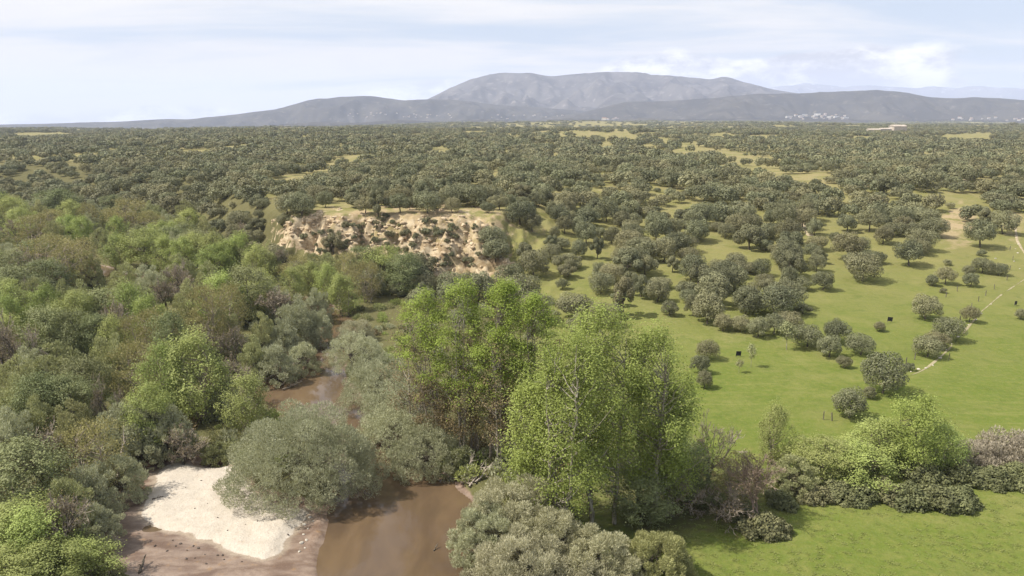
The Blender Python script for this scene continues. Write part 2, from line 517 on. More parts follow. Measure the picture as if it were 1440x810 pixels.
def terrain_mat():
    m = bpy.data.materials.new('terrain_ground'); m.use_nodes = True
    nt = NT(m.node_tree); nt.n.clear()
    geo = nt.new('ShaderNodeNewGeometry')
    P = geo.outputs['Position']
    A = nt.new('ShaderNodeAttribute', attribute_name='mask_a')
    B = nt.new('ShaderNodeAttribute', attribute_name='mask_b')
    sa = nt.new('ShaderNodeSeparateColor'); nt.put(sa.inputs[0], A.outputs['Color'])
    sb = nt.new('ShaderNodeSeparateColor'); nt.put(sb.inputs[0], B.outputs['Color'])
    sand, mud, cliff = sa.outputs; lush = A.outputs['Alpha']
    floor, dry, _ = sb.outputs
    nbig = nt.noise(P, 0.012, 4, 0.6)
    nmid = nt.noise(P, 0.09, 5, 0.6)
    nfin = nt.noise(P, 0.9, 5, 0.65)
    ntiny = nt.noise(P, 5.0, 3, 0.6)
    # mown streaks and tussocks in the meadow
    mp = nt.new('ShaderNodeMapping'); nt.put(mp.inputs[0], P)
    mp.inputs['Rotation'].default_value = (0, 0, R(-24)); mp.inputs['Scale'].default_value = (0.10, 0.75, 0.3)
    streak = nt.noise(mp.outputs[0], 0.6, 4, 0.6)
    g = nt.math('ADD', lush, nt.math('MULTIPLY', nt.math('SUBTRACT', nt.math('ADD', nmid, nt.math('MULTIPLY', streak, 0.8)), 0.95), 0.9))
    base = nt.mix(g, (0.205, 0.185, 0.076), (0.116, 0.148, 0.029))
    base = nt.mix(nt.math('MULTIPLY', nt.step(nfin, 0.40, 0.72), 0.55), base, (0.185, 0.185, 0.052))
    base = nt.mix(nt.math('MULTIPLY', nt.step(streak, 0.50, 0.78), 0.45), base, (0.225, 0.21, 0.075))
    base = nt.mix(nt.math('MULTIPLY', nt.step(nt.noise(P, 0.22, 6, 0.7, 0.6), 0.50, 0.68), 0.45), base, (0.085, 0.115, 0.024))
    base = nt.mix(nt.math('MULTIPLY', nt.step(nt.noise(P, 0.05, 6, 0.7, 0.4), 0.50, 0.66), 0.40), base, (0.235, 0.215, 0.08))
    soilm = nt.math('MULTIPLY', nt.step(nt.math('ADD', nt.math('MULTIPLY', dry, 0.16), nt.math('ADD', nmid, nt.math('MULTIPLY', nfin, 0.35))), 0.64, 0.82), dry)
    base = nt.mix(soilm, base, nt.mix(nfin, (0.27, 0.195, 0.105), (0.44, 0.35, 0.22)))
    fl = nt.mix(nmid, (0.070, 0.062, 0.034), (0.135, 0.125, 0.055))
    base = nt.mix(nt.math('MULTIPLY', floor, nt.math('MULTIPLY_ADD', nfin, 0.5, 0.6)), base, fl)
    # eroded bluff: pale sandy earth with ochre bands and scrub in the gullies
    mc = nt.new('ShaderNodeMapping'); nt.put(mc.inputs[0], P)
    mc.inputs['Scale'].default_value = (1, 0.5, 1.4)
    nc = nt.noise(mc.outputs[0], 0.30, 6, 0.65, 0.6)
    cc = nt.mix(nt.step(nc, 0.36, 0.62), (0.25, 0.18, 0.105), (0.48, 0.39, 0.26))
    cc = nt.mix(nt.step(nmid, 0.5, 0.66), cc, (0.24, 0.19, 0.09))
    base = nt.mix(nt.step(nt.math('ADD', cliff, nt.math('MULTIPLY', nt.math('SUBTRACT', nc, 0.5), 1.1)), 0.32, 0.52), base, cc)
    # river mud, darker where it is wet
    mm = nt.new('ShaderNodeMapping'); nt.put(mm.inputs[0], P)
    mm.inputs['Rotation'].default_value = (0, 0, R(-14)); mm.inputs['Scale'].default_value = (0.35, 0.7, 1)
    nm = nt.noise(mm.outputs[0], 0.8, 5, 0.6, 0.4)
    mc2 = nt.mix(nt.step(nm, 0.32, 0.68), (0.125, 0.080, 0.056), (0.255, 0.19, 0.145))
    mc2 = nt.mix(nt.math('MULTIPLY', nt.step(nfin, 0.55, 0.7), 0.5), mc2, (0.25, 0.15, 0.07))
    base = nt.mix(nt.step(nt.math('ADD', mud, nt.math('MULTIPLY', nt.math('SUBTRACT', nfin, 0.5), 0.5)), 0.35, 0.6), base, mc2)
    # dry sand bank with trampled darker spots
    sc = nt.mix(nfin, (0.36, 0.31, 0.245), (0.56, 0.50, 0.425))
    sc = nt.mix(nt.math('MULTIPLY', nt.step(nt.noise(P, 1.3, 5, 0.75), 0.56, 0.68), 0.6), sc, (0.40, 0.32, 0.24))
    damp = nt.mix(nt.noise(P, 2.4, 4, 0.7), (0.20, 0.155, 0.11), (0.40, 0.33, 0.25))
    base = nt.mix(nt.math('MULTIPLY', nt.step(nt.math('ADD', sand, nt.math('MULTIPLY', nt.math('SUBTRACT', nm, 0.5), 0.5)), 0.05, 0.40), 0.8), base, damp)
    base = nt.mix(nt.step(nt.math('ADD', sand, nt.math('MULTIPLY', nt.math('SUBTRACT', nfin, 0.5), 0.45)), 0.42, 0.56), base, sc)
    base = nt.mix(1.0, base, nt.mix(ntiny, (0.78, 0.78, 0.78), (1.2, 1.2, 1.2)), 'MULTIPLY')
    p = nt.new('ShaderNodeBsdfPrincipled')
    nt.put(p.inputs['Base Color'], base)
    sepP = nt.new('ShaderNodeSeparateXYZ'); nt.put(sepP.inputs[0], P)
    wet = nt.math('MULTIPLY', nt.math('MULTIPLY', mud, nt.math('SUBTRACT', 1.0, sand, clamp=True)), nt.math('SUBTRACT', 1.0, nt.step(sepP.outputs[2], 0.05, 0.35)))
    nt.put(p.inputs['Roughness'], nt.math('MULTIPLY_ADD', wet, -0.55, 0.95))
    nt.put(p.inputs['Specular IOR Level'], nt.math('MULTIPLY_ADD', wet, 0.4, 0.05))
    b1 = nt.new('ShaderNodeBump'); b1.inputs['Strength'].default_value = 0.5; b1.inputs['Distance'].default_value = 0.5
    nt.put(b1.inputs['Height'], nt.math('ADD', nfin, nt.math('MULTIPLY', ntiny, 0.3)))
    nt.put(b1.inputs['Strength'], nt.math('MULTIPLY_ADD', wet, -0.4, 0.5))
    nt.l.new(b1.outputs[0], p.inputs['Normal'])
    out = nt.new('ShaderNodeOutputMaterial'); nt.l.new(p.outputs[0], out.inputs[0])
    return m


def water_mat():
    m = bpy.data.materials.new('river_water'); m.use_nodes = True
    nt = NT(m.node_tree); nt.n.clear()
    geo = nt.new('ShaderNodeNewGeometry'); P = geo.outputs['Position']
    mp = nt.new('ShaderNodeMapping'); nt.put(mp.inputs[0], P)
    mp.inputs['Scale'].default_value = (1.0, 0.35, 1)
    n = nt.noise(mp.outputs[0], 0.16, 4, 0.55, 0.5)
    c = nt.mix(nt.step(n, 0.3, 0.7), (0.088, 0.059, 0.036), (0.142, 0.095, 0.054))
    p = nt.new('ShaderNodeBsdfPrincipled')
    nt.put(p.inputs['Base Color'], c)
    p.inputs['Roughness'].default_value = 0.06
    p.inputs['IOR'].default_value = 1.33
    b = nt.new('ShaderNodeBump'); b.inputs['Strength'].default_value = 0.06; b.inputs['Distance'].default_value = 0.15
    nt.put(b.inputs['Height'], nt.noise(mp.outputs[0], 1.6, 4, 0.6))
    nt.l.new(b.outputs[0], p.inputs['Normal'])
    out = nt.new('ShaderNodeOutputMaterial'); nt.l.new(p.outputs[0], out.inputs[0])
    return m


# ------------------------------------------------------------------ the ground sheet
MEADOW = [(900, 700), (940, 620), (985, 540), (1000, 503), (1130, 505), (1232, 502), (1212, 470), (1150, 452), (1120, 414), (1200, 403),
          (1290, 378), (1316, 336), (1345, 345), (1378, 356), (1420, 340), (1440, 300), (1900, 280), (1900, 1000), (900, 1000)]
CLEAR = [(430, 195, 28, 4), (715, 217, 22, 6), (855, 206, 16, 8), (938, 200, 12, 9), (962, 211, 9, 5), (915, 213, 8, 4), (780, 222, 12, 11), (1080, 192, 34, 3), (1362, 193, 55, 7),
         (95, 257, 36, 7), (672, 274, 48, 10), (826, 392, 17, 24), (842, 352, 14, 11), (1012, 358, 30, 13), (1215, 255, 16, 5), (800, 430, 25, 10),
         (60, 190, 70, 4), (1005, 400, 18, 8), (520, 262, 14, 5), (590, 250, 18, 4), (1180, 330, 24, 9), (1060, 290, 16, 4), (1390, 262, 30, 6),
         (310, 300, 28, 4), (1260, 300, 22, 7), (930, 330, 16, 6), (760, 300, 18, 5), (1130, 262, 22, 4), (700, 245, 16, 4), (1300, 240, 24, 4)]


def ellipses(px, py, L, soft=0.3):
    m = np.zeros(np.shape(px))
    for cx, cy, a, b in L:
        q = np.hypot((px - cx) / a, (py - cy) / b) * (1.0 if b > 12 else 1.25) + 1.1 * (fbm(px / 9.0 + cx, py / 4.0, 2, 71) - 0.5)
        m = np.maximum(m, 1 - sstep(q, 1 - soft, 1 + soft))
    return m


def build_terrain():
    ys = np.concatenate([np.arange(-40, 70, 6.0), np.arange(70, 128, 0.55), np.arange(128, 330, 1.0), np.geomspace(330, 16000, 250)])
    u = np.linspace(-1, 1, 560)
    xs = 0.45 * u + 0.55 * u ** 3
    hw = 130 + 0.95 * np.maximum(ys, 0)
    X = xs[None, :] * hw[:, None]
    Y = np.repeat(ys[:, None], len(u), 1)
    Z = hfun(X, Y)
    ny, nx = X.shape
    V = np.stack([X, Y, Z], 2).reshape(-1, 3)
    idx = np.arange(ny * nx).reshape(ny, nx)
    F = np.stack([idx[:-1, :-1], idx[:-1, 1:], idx[1:, 1:], idx[1:, :-1]], 2).reshape(-1, 4)
    x, y, z = V.T
    px, py = to_px(x, y, z)
    near = y < 420
    sand = np.zeros(len(x)); mud = np.zeros(len(x))
    sd_ = poly_sd(x[near], y[near], SAND); md = poly_sd(x[near], y[near], MUD)
    sand[near] = sstep(sd_ + 1.4 * (fbm(x[near] / 2.0, y[near] / 2.0, 3, 9) - 0.5), -2.0, 1.3)
    d, q = line_d(x[near], y[near], RIVER)
    hw_ = np.interp(q, np.arange(len(RIVER)), RW) * 0.5
    mud[near] = np.maximum(sstep(md, -1.5, 0.8), 1 - sstep(d - hw_, -0.4, 1.4))
    s = slope_s(x, y)
    cl = ellipses(px, py, [(455, 328, 62, 26), (560, 335, 60, 26), (625, 345, 66, 38), (660, 372, 60, 22)], 0.6)
    cl = cl * sstep(s, -0.15, 0.15) * (1 - sstep(s, 1.2, 1.7))
    md_px = poly_sd(np.clip(px, -3000, 3000), np.clip(py, -3000, 3000), MEADOW)
    meadow = sstep(md_px, -25, 15) * (y < 700)
    lush = 0.19 + 0.82 * (1 - sstep(y - 0.10 * x + 40 * (fbm(x / 60, y / 60, 3, 40) - 0.5), 122, 280)) + 0.15 * ellipses(px, py, [(826, 392, 20, 28), (672, 274, 50, 10), (945, 203, 24, 16), (1360, 193, 60, 9)])
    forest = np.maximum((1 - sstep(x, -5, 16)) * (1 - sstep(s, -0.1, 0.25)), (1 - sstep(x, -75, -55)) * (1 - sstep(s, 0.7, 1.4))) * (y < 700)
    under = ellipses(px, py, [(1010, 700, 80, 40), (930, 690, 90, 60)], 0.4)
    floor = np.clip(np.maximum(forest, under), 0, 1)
    dry = np.clip(0.15 + 0.28 * sstep(s, 0.5, 1.0) - 0.55 * meadow + 0.75 * ellipses(px, py, [(1345, 322, 26, 30), (1428, 318, 16, 22), (1400, 375, 30, 10), (590, 330, 130, 40), (1205, 262, 20, 6)]), 0, 1)
    ones = np.ones(len(x))
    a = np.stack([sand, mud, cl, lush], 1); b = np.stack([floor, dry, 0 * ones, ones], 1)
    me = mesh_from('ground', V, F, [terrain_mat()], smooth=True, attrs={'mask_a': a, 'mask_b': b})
    tag(link('ground', me), 'green meadows, woodland floor and pale eroded bluff of the valley', kind='structure')


build_terrain()

wv = np.array([(-520, -40, 0), (40, -40, 0), (40, 420, 0), (-520, 420, 0)], float)
wo = link('river', mesh_from('river', wv, np.array([[0, 1, 2, 3]]), [water_mat()]))
tag(wo, 'muddy brown river winding past the sand bank', kind='structure')


# ------------------------------------------------------------------ hills and mountains on the horizon
def hill_mat(name, a, b, c, scale):
    m = bpy.data.materials.new(name); m.use_nodes = True
    nt = NT(m.node_tree); nt.n.clear()
    geo = nt.new('ShaderNodeNewGeometry'); P = geo.outputs['Position']
    n1 = nt.noise(P, scale, 8, 0.65); n2 = nt.noise(P, scale * 6, 6, 0.65)
    col = nt.mix(nt.step(n1, 0.35, 0.65), a, b)
    col = nt.mix(nt.math('MULTIPLY', nt.step(n2, 0.56, 0.70), 0.8), col, c)
    p = nt.new('ShaderNodeBsdfPrincipled'); nt.put(p.inputs['Base Color'], col)
    p.inputs['Roughness'].default_value = 1.0; p.inputs['Specular IOR Level'].default_value = 0.0
    out = nt.new('ShaderNodeOutputMaterial'); nt.l.new(p.outputs[0], out.inputs[0])
    return m


def hills(name, label, prof, dist, depth, mat, rough, nx=420, ny=90, seed=0):
    """a range whose crest is seen along prof (photograph pixels) at the distance dist"""
    P = np.array(prof, float)
    px = np.linspace(P[0, 0], P[-1, 0], nx)
    py = np.interp(px, P[:, 0], P[:, 1])
    k = 7
    py = np.convolve(np.pad(py, k // 2, 'edge'), np.ones(k) / k, 'valid')
    dx = (px - 720) / FPX; dy = (405 - py) / FPX
    ry = CP + dy * SP; rz = -SP + dy * CP
    xc = dx / ry * dist
    zc = CAM_Z + rz / ry * dist
    t = np.linspace(-1, 1, ny)
    X = xc[None, :] + 0 * t[:, None]
    Y = dist + t[:, None] * depth + 0 * xc[None, :]
    X = X * (Y / dist)
    foot = -150.0 if seed == 5 else (-40.0 if seed == 15 else 0.0)
    amp = np.maximum(zc - foot, 0)
    f = np.clip(1 - np.abs(t), 0, 1) ** 0.9
    spur = 1 - np.abs(2 * fbm(X / rough, Y / (rough * 2.2), 5, seed, 0.55) - 1) * 1.0
    e = (1 - f)[:, None] * f[:, None] * 4
    Z = foot - 25 * (1 - f[:, None]) + amp[None, :] * (f[:, None] + e * 1.15 * (spur - 0.80)) + (fbm(X / (rough * .15), Y / (rough * .15), 3, seed + 9) - 0.5) * amp[None, :] * 0.035
    V = np.stack([X, Y, Z], 2).reshape(-1, 3)
    idx = np.arange(ny * nx).reshape(ny, nx)
    F = np.stack([idx[:-1, :-1], idx[:-1, 1:], idx[1:, 1:], idx[1:, :-1]], 2).reshape(-1, 4)
    tag(link(name, mesh_from(name, V, F, [mat], smooth=True)), label, kind='structure')


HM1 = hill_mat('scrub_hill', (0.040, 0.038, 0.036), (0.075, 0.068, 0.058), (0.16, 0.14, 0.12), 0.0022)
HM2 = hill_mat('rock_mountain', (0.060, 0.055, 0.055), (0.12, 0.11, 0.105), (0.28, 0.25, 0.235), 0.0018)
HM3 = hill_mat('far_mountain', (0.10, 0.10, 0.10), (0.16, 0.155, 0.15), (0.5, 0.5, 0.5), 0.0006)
hills('mountain', 'long blue grey mountain with a double summit',
      [(520, 168), (560, 158), (600, 140), (630, 125), (660, 112), (690, 105), (705, 103), (745, 102), (760, 105), (775, 107), (800, 104), (855, 100), (890, 101),
       (920, 105), (955, 107), (1000, 111), (1018, 107), (1028, 109), (1040, 114), (1090, 126), (1150, 136), (1230, 150), (1300, 160)], 12500, 3000, HM2, 1300, seed=3)
hills('left_hill', 'flat topped blue ridge rising from the plain',
      [(-260, 177), (-80, 176), (60, 174), (115, 172), (165, 171), (235, 167), (260, 168), (320, 162), (390, 153), (435, 140), (480, 136), (530, 135), (565, 141), (600, 139),
       (650, 141), (700, 147), (760, 151), (830, 157), (900, 163)], 9800, 1800, HM1, 900, seed=5)
hills('right_hill', 'dark wooded hill ridge behind the white village',
      [(760, 166), (820, 158), (880, 143), (930, 142), (1000, 138), (1060, 132), (1110, 131), (1165, 129), (1190, 128), (1235, 126), (1275, 130), (1310, 137), (1345, 138), (1370, 136), (1410, 138),
       (1440, 140), (1520, 142), (1700, 150)], 8600, 1500, HM1, 800, seed=8)
hills('foothills', 'low wooded foothills along the edge of the plain',
      [(380, 176), (450, 171), (500, 173), (560, 168), (620, 171), (680, 167), (730, 170), (800, 166), (850, 169), (910, 165), (960, 168), (1040, 166), (1100, 169), (1180, 167), (1260, 170), (1330, 167), (1420, 170), (1500, 168), (1640, 170)], 6900, 900, HM1, 500, seed=15)
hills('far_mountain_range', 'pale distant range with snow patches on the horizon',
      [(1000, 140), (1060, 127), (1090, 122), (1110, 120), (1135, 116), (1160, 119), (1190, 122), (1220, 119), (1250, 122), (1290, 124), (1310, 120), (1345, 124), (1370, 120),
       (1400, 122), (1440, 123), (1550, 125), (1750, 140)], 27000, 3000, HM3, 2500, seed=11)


# ------------------------------------------------------------------ paths
FAINT = plain_mat('worn_grass', (0.20, 0.175, 0.085), (0.36, 0.31, 0.20), 0.5, 0.95, 0.2)


def ribbon(name, label, pts, width, mat=TRACK, lift=0.05, step=1.2, broken=0.0, seed=0):
    P = np.array([ground(a, b)[:2] for a, b in pts])
    seg = np.r_[0, np.cumsum(np.hypot(*np.diff(P, axis=0).T))]
    n = max(4, int(seg[-1] / step))
    t = np.linspace(0, seg[-1], n)
    x = np.interp(t, seg, P[:, 0]); y = np.interp(t, seg, P[:, 1])
    kk = 5
    x = np.convolve(np.pad(x, kk // 2, 'edge'), np.ones(kk) / kk, 'valid'); y = np.convolve(np.pad(y, kk // 2, 'edge'), np.ones(kk) / kk, 'valid')
    tx, ty = np.gradient(x), np.gradient(y)
    L = np.hypot(tx, ty) + 1e-9
    nx_, ny_ = -ty / L, tx / L
    w = width * (0.55 + 0.9 * vnoise(t / 6.0, t * 0 + 3, seed))
    if broken:
        w = w * sstep(vnoise(t / 5.0, t * 0 + 9, seed + 1), broken - 0.08, broken + 0.08)
    V = []
    for o in (-0.5, -0.17, 0.17, 0.5):
        xx = x + nx_ * w * o; yy = y + ny_ * w * o
        V.append(np.stack([xx, yy, hfun(xx, yy) + lift * (1 if abs(o) < 0.3 else 0.4)], 1))
    V = np.stack(V, 1).reshape(-1, 3)
    F = []
    for i in range(n - 1):
        for j in range(3):
            F.append((i * 4 + j, i * 4 + j + 1, i * 4 + 5 + j, i * 4 + 4 + j))
    tag(link(name, mesh_from(name, V, np.array(F), [mat], smooth=True)), label, kind='structure')


ribbon('path', 'pale dirt track crossing the oak slope', [(1350, 248), (1362, 257), (1386, 268), (1412, 275), (1445, 287), (1500, 300)], 1.9, lift=0.2)
ribbon('path', 'pale footpath winding down the eroded bluff', [(553, 349), (572, 343), (580, 356), (596, 366), (606, 378), (628, 386), (640, 392)], 1.8, lift=0.35)
ribbon('path', 'worn track along the meadow edge', [(1445, 390), (1410, 413), (1380, 438), (1350, 474), (1325, 500), (1300, 520), (1262, 536), (1230, 541)], 0.5, lift=0.06, broken=0.5, seed=4, mat=FAINT)
ribbon('path', 'pale stony path on the upper meadow', [(1424, 300), (1428, 322), (1430, 338), (1438, 352), (1450, 366)], 0.7, lift=0.1, seed=6)
ribbon('path', 'bare earth trail between the oaks', [(1118, 290), (1126, 308), (1134, 322), (1140, 333)], 2.4, lift=0.15, seed=8)

# ------------------------------------------------------------------ plant builders: each returns (wood mesh, crown mesh)
def env_radius(u, shape):
    u = np.clip(u, 0, 1)
    if shape == 'poplar':
        return np.clip((u + 0.06) ** 0.5 * (1 - u + 0.05) ** 0.55 * 1.45, 0, 1)
    if shape == 'tall':
        return np.clip(np.sin(np.pi * (u * 0.9 + 0.08)) ** 0.6, 0, 1)
    return np.sqrt(np.clip(1 - (1.9 * u - 0.95) ** 2, 0.02, 1))


def build_broad(name, seed, H, W, base=0.25, clumps=120, clump_r=1.0, per=120, leaf=0.28, aspect=0.65, shape='round', stems=1, limbs=40,
                trunk_r=0.35, leafm=None, woodm=None, low=None, lowm=None, long=False, up=0.35, flat=0.75, bias=0.6, rag=1.0):
    rng = np.random.RandomState(seed)
    Rm = W * 0.5
    ph = rng.uniform(0, 6.28, 6); am = rng.uniform(0.05, 0.16, 3) * rag
    u = rng.uniform(0, 1, clumps) ** 0.9
    th = rng.uniform(0, 2 * np.pi, clumps)
    rad = env_radius(u, shape) * Rm * rng.uniform(0, 1, clumps) ** (0.5 * bias)
    rad = rad * (1 + am[0] * np.sin(2 * th + ph[0] + 4 * u) + am[1] * np.sin(3 * th + ph[1] - 5 * u) + am[2] * np.sin(5 * th + ph[2] + 7 * u))
    lean = rng.normal(0, 0.03, 2)
    zc = H * (base + (1 - base) * u) - clump_r * 0.4 * u
    C = np.stack([rad * np.cos(th) + lean[0] * zc, rad * np.sin(th) + lean[1] * zc, zc], 1)
    # wood
    segs = []
    bases = [np.array([0, 0, -0.3])] if stems == 1 else [np.array([math.cos(a) * Rm * 0.22, math.sin(a) * Rm * 0.22, -0.3]) for a in rng.uniform(0, 6.28, stems)]
    tops = []
    for b in bases:
        tp = b * 2.0 + np.array([lean[0] * H, lean[1] * H, H * rng.uniform(0.78, 0.92)])
        tops.append(tp)
        segs += curve_segs(b, tp, trunk_r, trunk_r * 0.15, 9, wob=W * 0.012, rng=rng)
    order = rng.permutation(clumps)[:limbs]
    for i in order:
        c = C[i]; k = rng.randint(len(bases))
        b, tp = bases[k], tops[k]
        hz = np.hypot(*(c[:2] - b[:2]))
        z0 = np.clip(c[2] - hz * rng.uniform(0.5, 1.1), H * base * 0.45, H * 0.75)
        f = (z0 - b[2]) / (tp[2] - b[2])
        p = b + (tp - b) * f
        segs += curve_segs(p, c, trunk_r * (0.42 - 0.3 * f) + 0.02, 0.02, 4, wob=W * 0.015, rng=rng, up=-hz * 0.06)
    V, F = tubes(segs, 5)
    wood = mesh_from(name + '_wood', V, F, [woodm], smooth=True)
    # leaves
    n = clumps * per
    ci = np.repeat(np.arange(clumps), per)
    off = rng.normal(0, 1, (n, 3)) * np.array([1, 1, flat])
    off *= (clump_r * rng.uniform(0.35, 0.75, clumps))[ci][:, None]
    P = C[ci] + off
    axis = np.stack([lean[0] * P[:, 2], lean[1] * P[:, 2], np.full(n, H * (base + (1 - base) * 0.4))], 1)
    outw = unit(P - axis)
    N = unit(unit(off) * 0.45 + outw * 0.5 + rng.normal(0, 0.5, (n, 3)) + np.array([0, 0, up + 0.2]))
    tint = np.clip(0.08 + 0.55 * rng.rand(clumps)[ci] + 0.30 * rng.rand(n), 0, 1)
    keep = P[:, 2] > 0.15
    P, N, tint = P[keep], N[keep], tint[keep]
    if long:
        V, F = leaves_long(rng, P, N, leaf, aspect)
    else:
        V, F = leaves_flat(rng, P, N, leaf, aspect)
    mi = None; mats = [leafm]
    if low is not None:                                  # lower part of the crown still in brown bud
        hz = P[:, 2] / H + rng.normal(0, 0.08, len(P))
        mi = (hz < low).astype(np.int32); mats = [leafm, lowm]
    crown = mesh_from(name + '_crown', V, F, mats, mat_index=mi, attrs={'tint': np.repeat(tint, 4)})
    return wood, crown


def build_lobed(name, seed, W, D, H, zlow=0.0, lobes=14, lobe_r=0.36, n=6000, leaf=0.35, aspect=0.6, long=False, leafm=None, woodm=None,
                trunk_r=0.25, stems=1, inner=0.25, squash=0.85, spread=0.74, top=1.0, rag=0.12):
    """rounded crown of many lobes, as of holm oaks and willow thickets"""
    rng = np.random.RandomState(seed)
    rx, ry = W * 0.5, D * 0.5
    hc = (H - zlow)
    # lobe centres over the dome
    g = np.arange(lobes) + 0.5
    zz = 1 - 1.62 * g / lobes if zlow > 0 else 1 - 1.0 * g / lobes
    th = g * 2.39996 + rng.uniform(0, 6.28)
    rr = np.sqrt(np.clip(1 - zz ** 2, 0, 1))
    LC = np.stack([rr * np.cos(th) * rx, rr * np.sin(th) * ry, zz * (hc * 0.5 if zlow > 0 else hc)], 1) * spread
    LC *= rng.uniform(0.80, 1.12, (lobes, 1))
    LC += rng.normal(0, 0.06, (lobes, 3)) * np.array([rx, ry, hc * 0.5])
    LC[:, 2] += zlow + (hc * 0.5 if zlow > 0 else 0.0)
    LR = lobe_r * (W + D) * 0.25 * rng.uniform(0.7, 1.25, lobes)
    LC[:, 2] = np.minimum(LC[:, 2], H - LR * squash * 0.85)
    m = int(n * 2.2)
    li = rng.choice(lobes, m, p=LR ** 2 / np.sum(LR ** 2))
    d = unit(rng.normal(size=(m, 3)))
    k = 1 - rag * np.abs(rng.normal(size=m))
    deep = rng.rand(m) < inner
    k = np.where(deep, rng.uniform(0.45, 0.9, m), k)
    # small scale clumping so the surface breaks up
    bump = 0.5 * np.sin(d[:, 0] * 9 + li) * np.sin(d[:, 1] * 9 + 2.1 * li) * np.sin(d[:, 2] * 9)
    P = LC[li] + d * (LR[li] * k * (1 + 0.18 * bump))[:, None] * np.array([1, 1, squash])
    ok = (P[:, 2] > (zlow * 0.8 + 0.05)) & (rng.rand(m) < np.where(bump < -0.12, 0.35, 1.0))
    for j in range(lobes):
        q = np.linalg.norm((P - LC[j]) / np.array([1, 1, squash]), axis=1) / LR[j]
        ok &= (q > 0.72) | (li == j) | deep
    idx = np.nonzero(ok)[0][:n]
    P, d, li = P[idx], d[idx], li[idx]
    if long:
        T = unit(d * 0.6 + np.array([0, 0, 0.55]) + rng.normal(0, 0.38, d.shape))
        V, F = leaves_long(rng, P, T, leaf, aspect)
    else:
        N = unit(d * 0.9 + np.array([0, 0, 0.3]) + rng.normal(0, 0.4, d.shape))
        V, F = leaves_flat(rng, P, N, leaf, aspect)
    tint = np.clip(0.12 + 0.33 * rng.rand(lobes)[li] + 0.5 * rng.rand(len(P)) + 0.2 * bump[idx], 0, 1)
    crown = mesh_from(name + '_crown', V, F, [leafm], attrs={'tint': np.repeat(tint, 4)})
    segs = []
    for s_ in range(stems):
        a = rng.uniform(0, 6.28)
        b = np.array([math.cos(a), math.sin(a), 0]) * (0.0 if stems == 1 else W * 0.07)
        fork = b * 1.6 + np.array([rng.normal(0, .06) * W, rng.normal(0, .06) * W, zlow + hc * 0.25 + 0.4])
        segs += curve_segs(b + np.array([0, 0, -0.3]), fork, trunk_r, trunk_r * 0.75, 3, wob=0.05, rng=rng)
        for j in rng.permutation(lobes)[:max(4, lobes // (2 * stems))]:
            segs += curve_segs(fork, LC[j], trunk_r * 0.5, trunk_r * 0.12, 4, wob=W * 0.02, rng=rng)
    V, F = tubes(segs, 5)
    wood = mesh_from(name + '_wood', V, F, [woodm], smooth=True)
    return wood, crown


def build_bare(name, seed, H, W, woodm, twigm, trunk_r=0.25, depth=5, stems=1, buds=0, budm=None, bud=0.2, tw=0.02, spread=0.62, kids=(2, 4)):
    """leafless tree: recursive branching, fine twigs; optional sparse buds"""
    rng = np.random.RandomState(seed)
    thick, fine, tips = [], [], []

    def grow(p, d, L, r, lev):
        q = p + d * L
        mid = (p + q) / 2 + rng.normal(0, L * 0.06, 3)
        tgt = thick if lev > 2 else fine
        tgt.append((*p, *mid, r, r * 0.85)); tgt.append((*mid, *q, r * 0.85, r * 0.62))
        if lev == 0:
            tips.append(q); return
        for i in range(rng.randint(kids[0], kids[1] + 1)):
            dd = unit(d + rng.normal(0, spread, 3) + np.array([0, 0, 0.18]))
            f = rng.uniform(0.55, 1.0)
            grow(p + (q - p) * f, dd, L * rng.uniform(0.62, 0.86), max(r * 0.55, tw), lev - 1)

    for s_ in range(stems):
        a = rng.uniform(0, 6.28)
        d = unit(np.array([math.cos(a) * (0.35 if stems > 1 else 0.08), math.sin(a) * (0.35 if stems > 1 else 0.08), 1.0]))
        grow(np.array([0, 0, -0.2]), d, H * 0.30, trunk_r, depth)
    allp = np.array([s[3:6] for s in thick + fine])
    sx = (W * 0.5) / max(np.percentile(np.hypot(allp[:, 0], allp[:, 1]), 96), 0.1); sz = H / max(allp[:, 2].max(), 0.1)
    def sc(L):
        a = np.array(L); a[:, [0, 1, 3, 4]] *= sx; a[:, [2, 5]] *= sz
        return a
    V, F = tubes(sc(thick), 5)
    wood = mesh_from(name + '_wood', V, F, [woodm], smooth=True)
    V, F = tubes(sc(fine), 3)
    mats = [twigm]; mi = np.zeros(len(F), np.int32); tint = np.full(len(V), 0.5)
    if buds:
        T = np.array(tips) * np.array([sx, sx, sz])
        P = T[rng.randint(len(T), size=buds)] + rng.normal(0, 0.35, (buds, 3))
        V2, F2 = leaves_flat(rng, P, unit(rng.normal(size=(buds, 3)) + np.array([0, 0, .4])), bud, 0.6)
        F = np.concatenate([F, F2 + len(V)]); V = np.concatenate([V, V2]); mats.append(budm)
        mi = np.concatenate([mi, np.ones(len(F2), np.int32)]); tint = np.concatenate([tint, np.repeat(rng.rand(buds), 4)])
    crown = mesh_from(name + '_crown', V, F, mats, mat_index=mi, attrs={'tint': tint})
    return wood, crown


KINDS_OF_TREE = {}


def plant(name, pair, loc, scale=1.0, rot=0.0, label=None, cat='tree', group=None):
    """one tree or shrub: an Empty at the foot, trunk and crown as its parts"""
    o = bpy.data.objects.new(name, None)
    o.empty_display_size = 0.5
    COL.objects.link(o)
    o.location = [float(v) for v in loc]
    o.rotation_euler = (0, 0, float(rot))
    o.scale = (scale, scale, scale) if np.isscalar(scale) else tuple(float(v) for v in scale)
    tag(o, label, cat, group)
    link('trunk', pair[0], o)
    link('crown', pair[1], o)
    return o


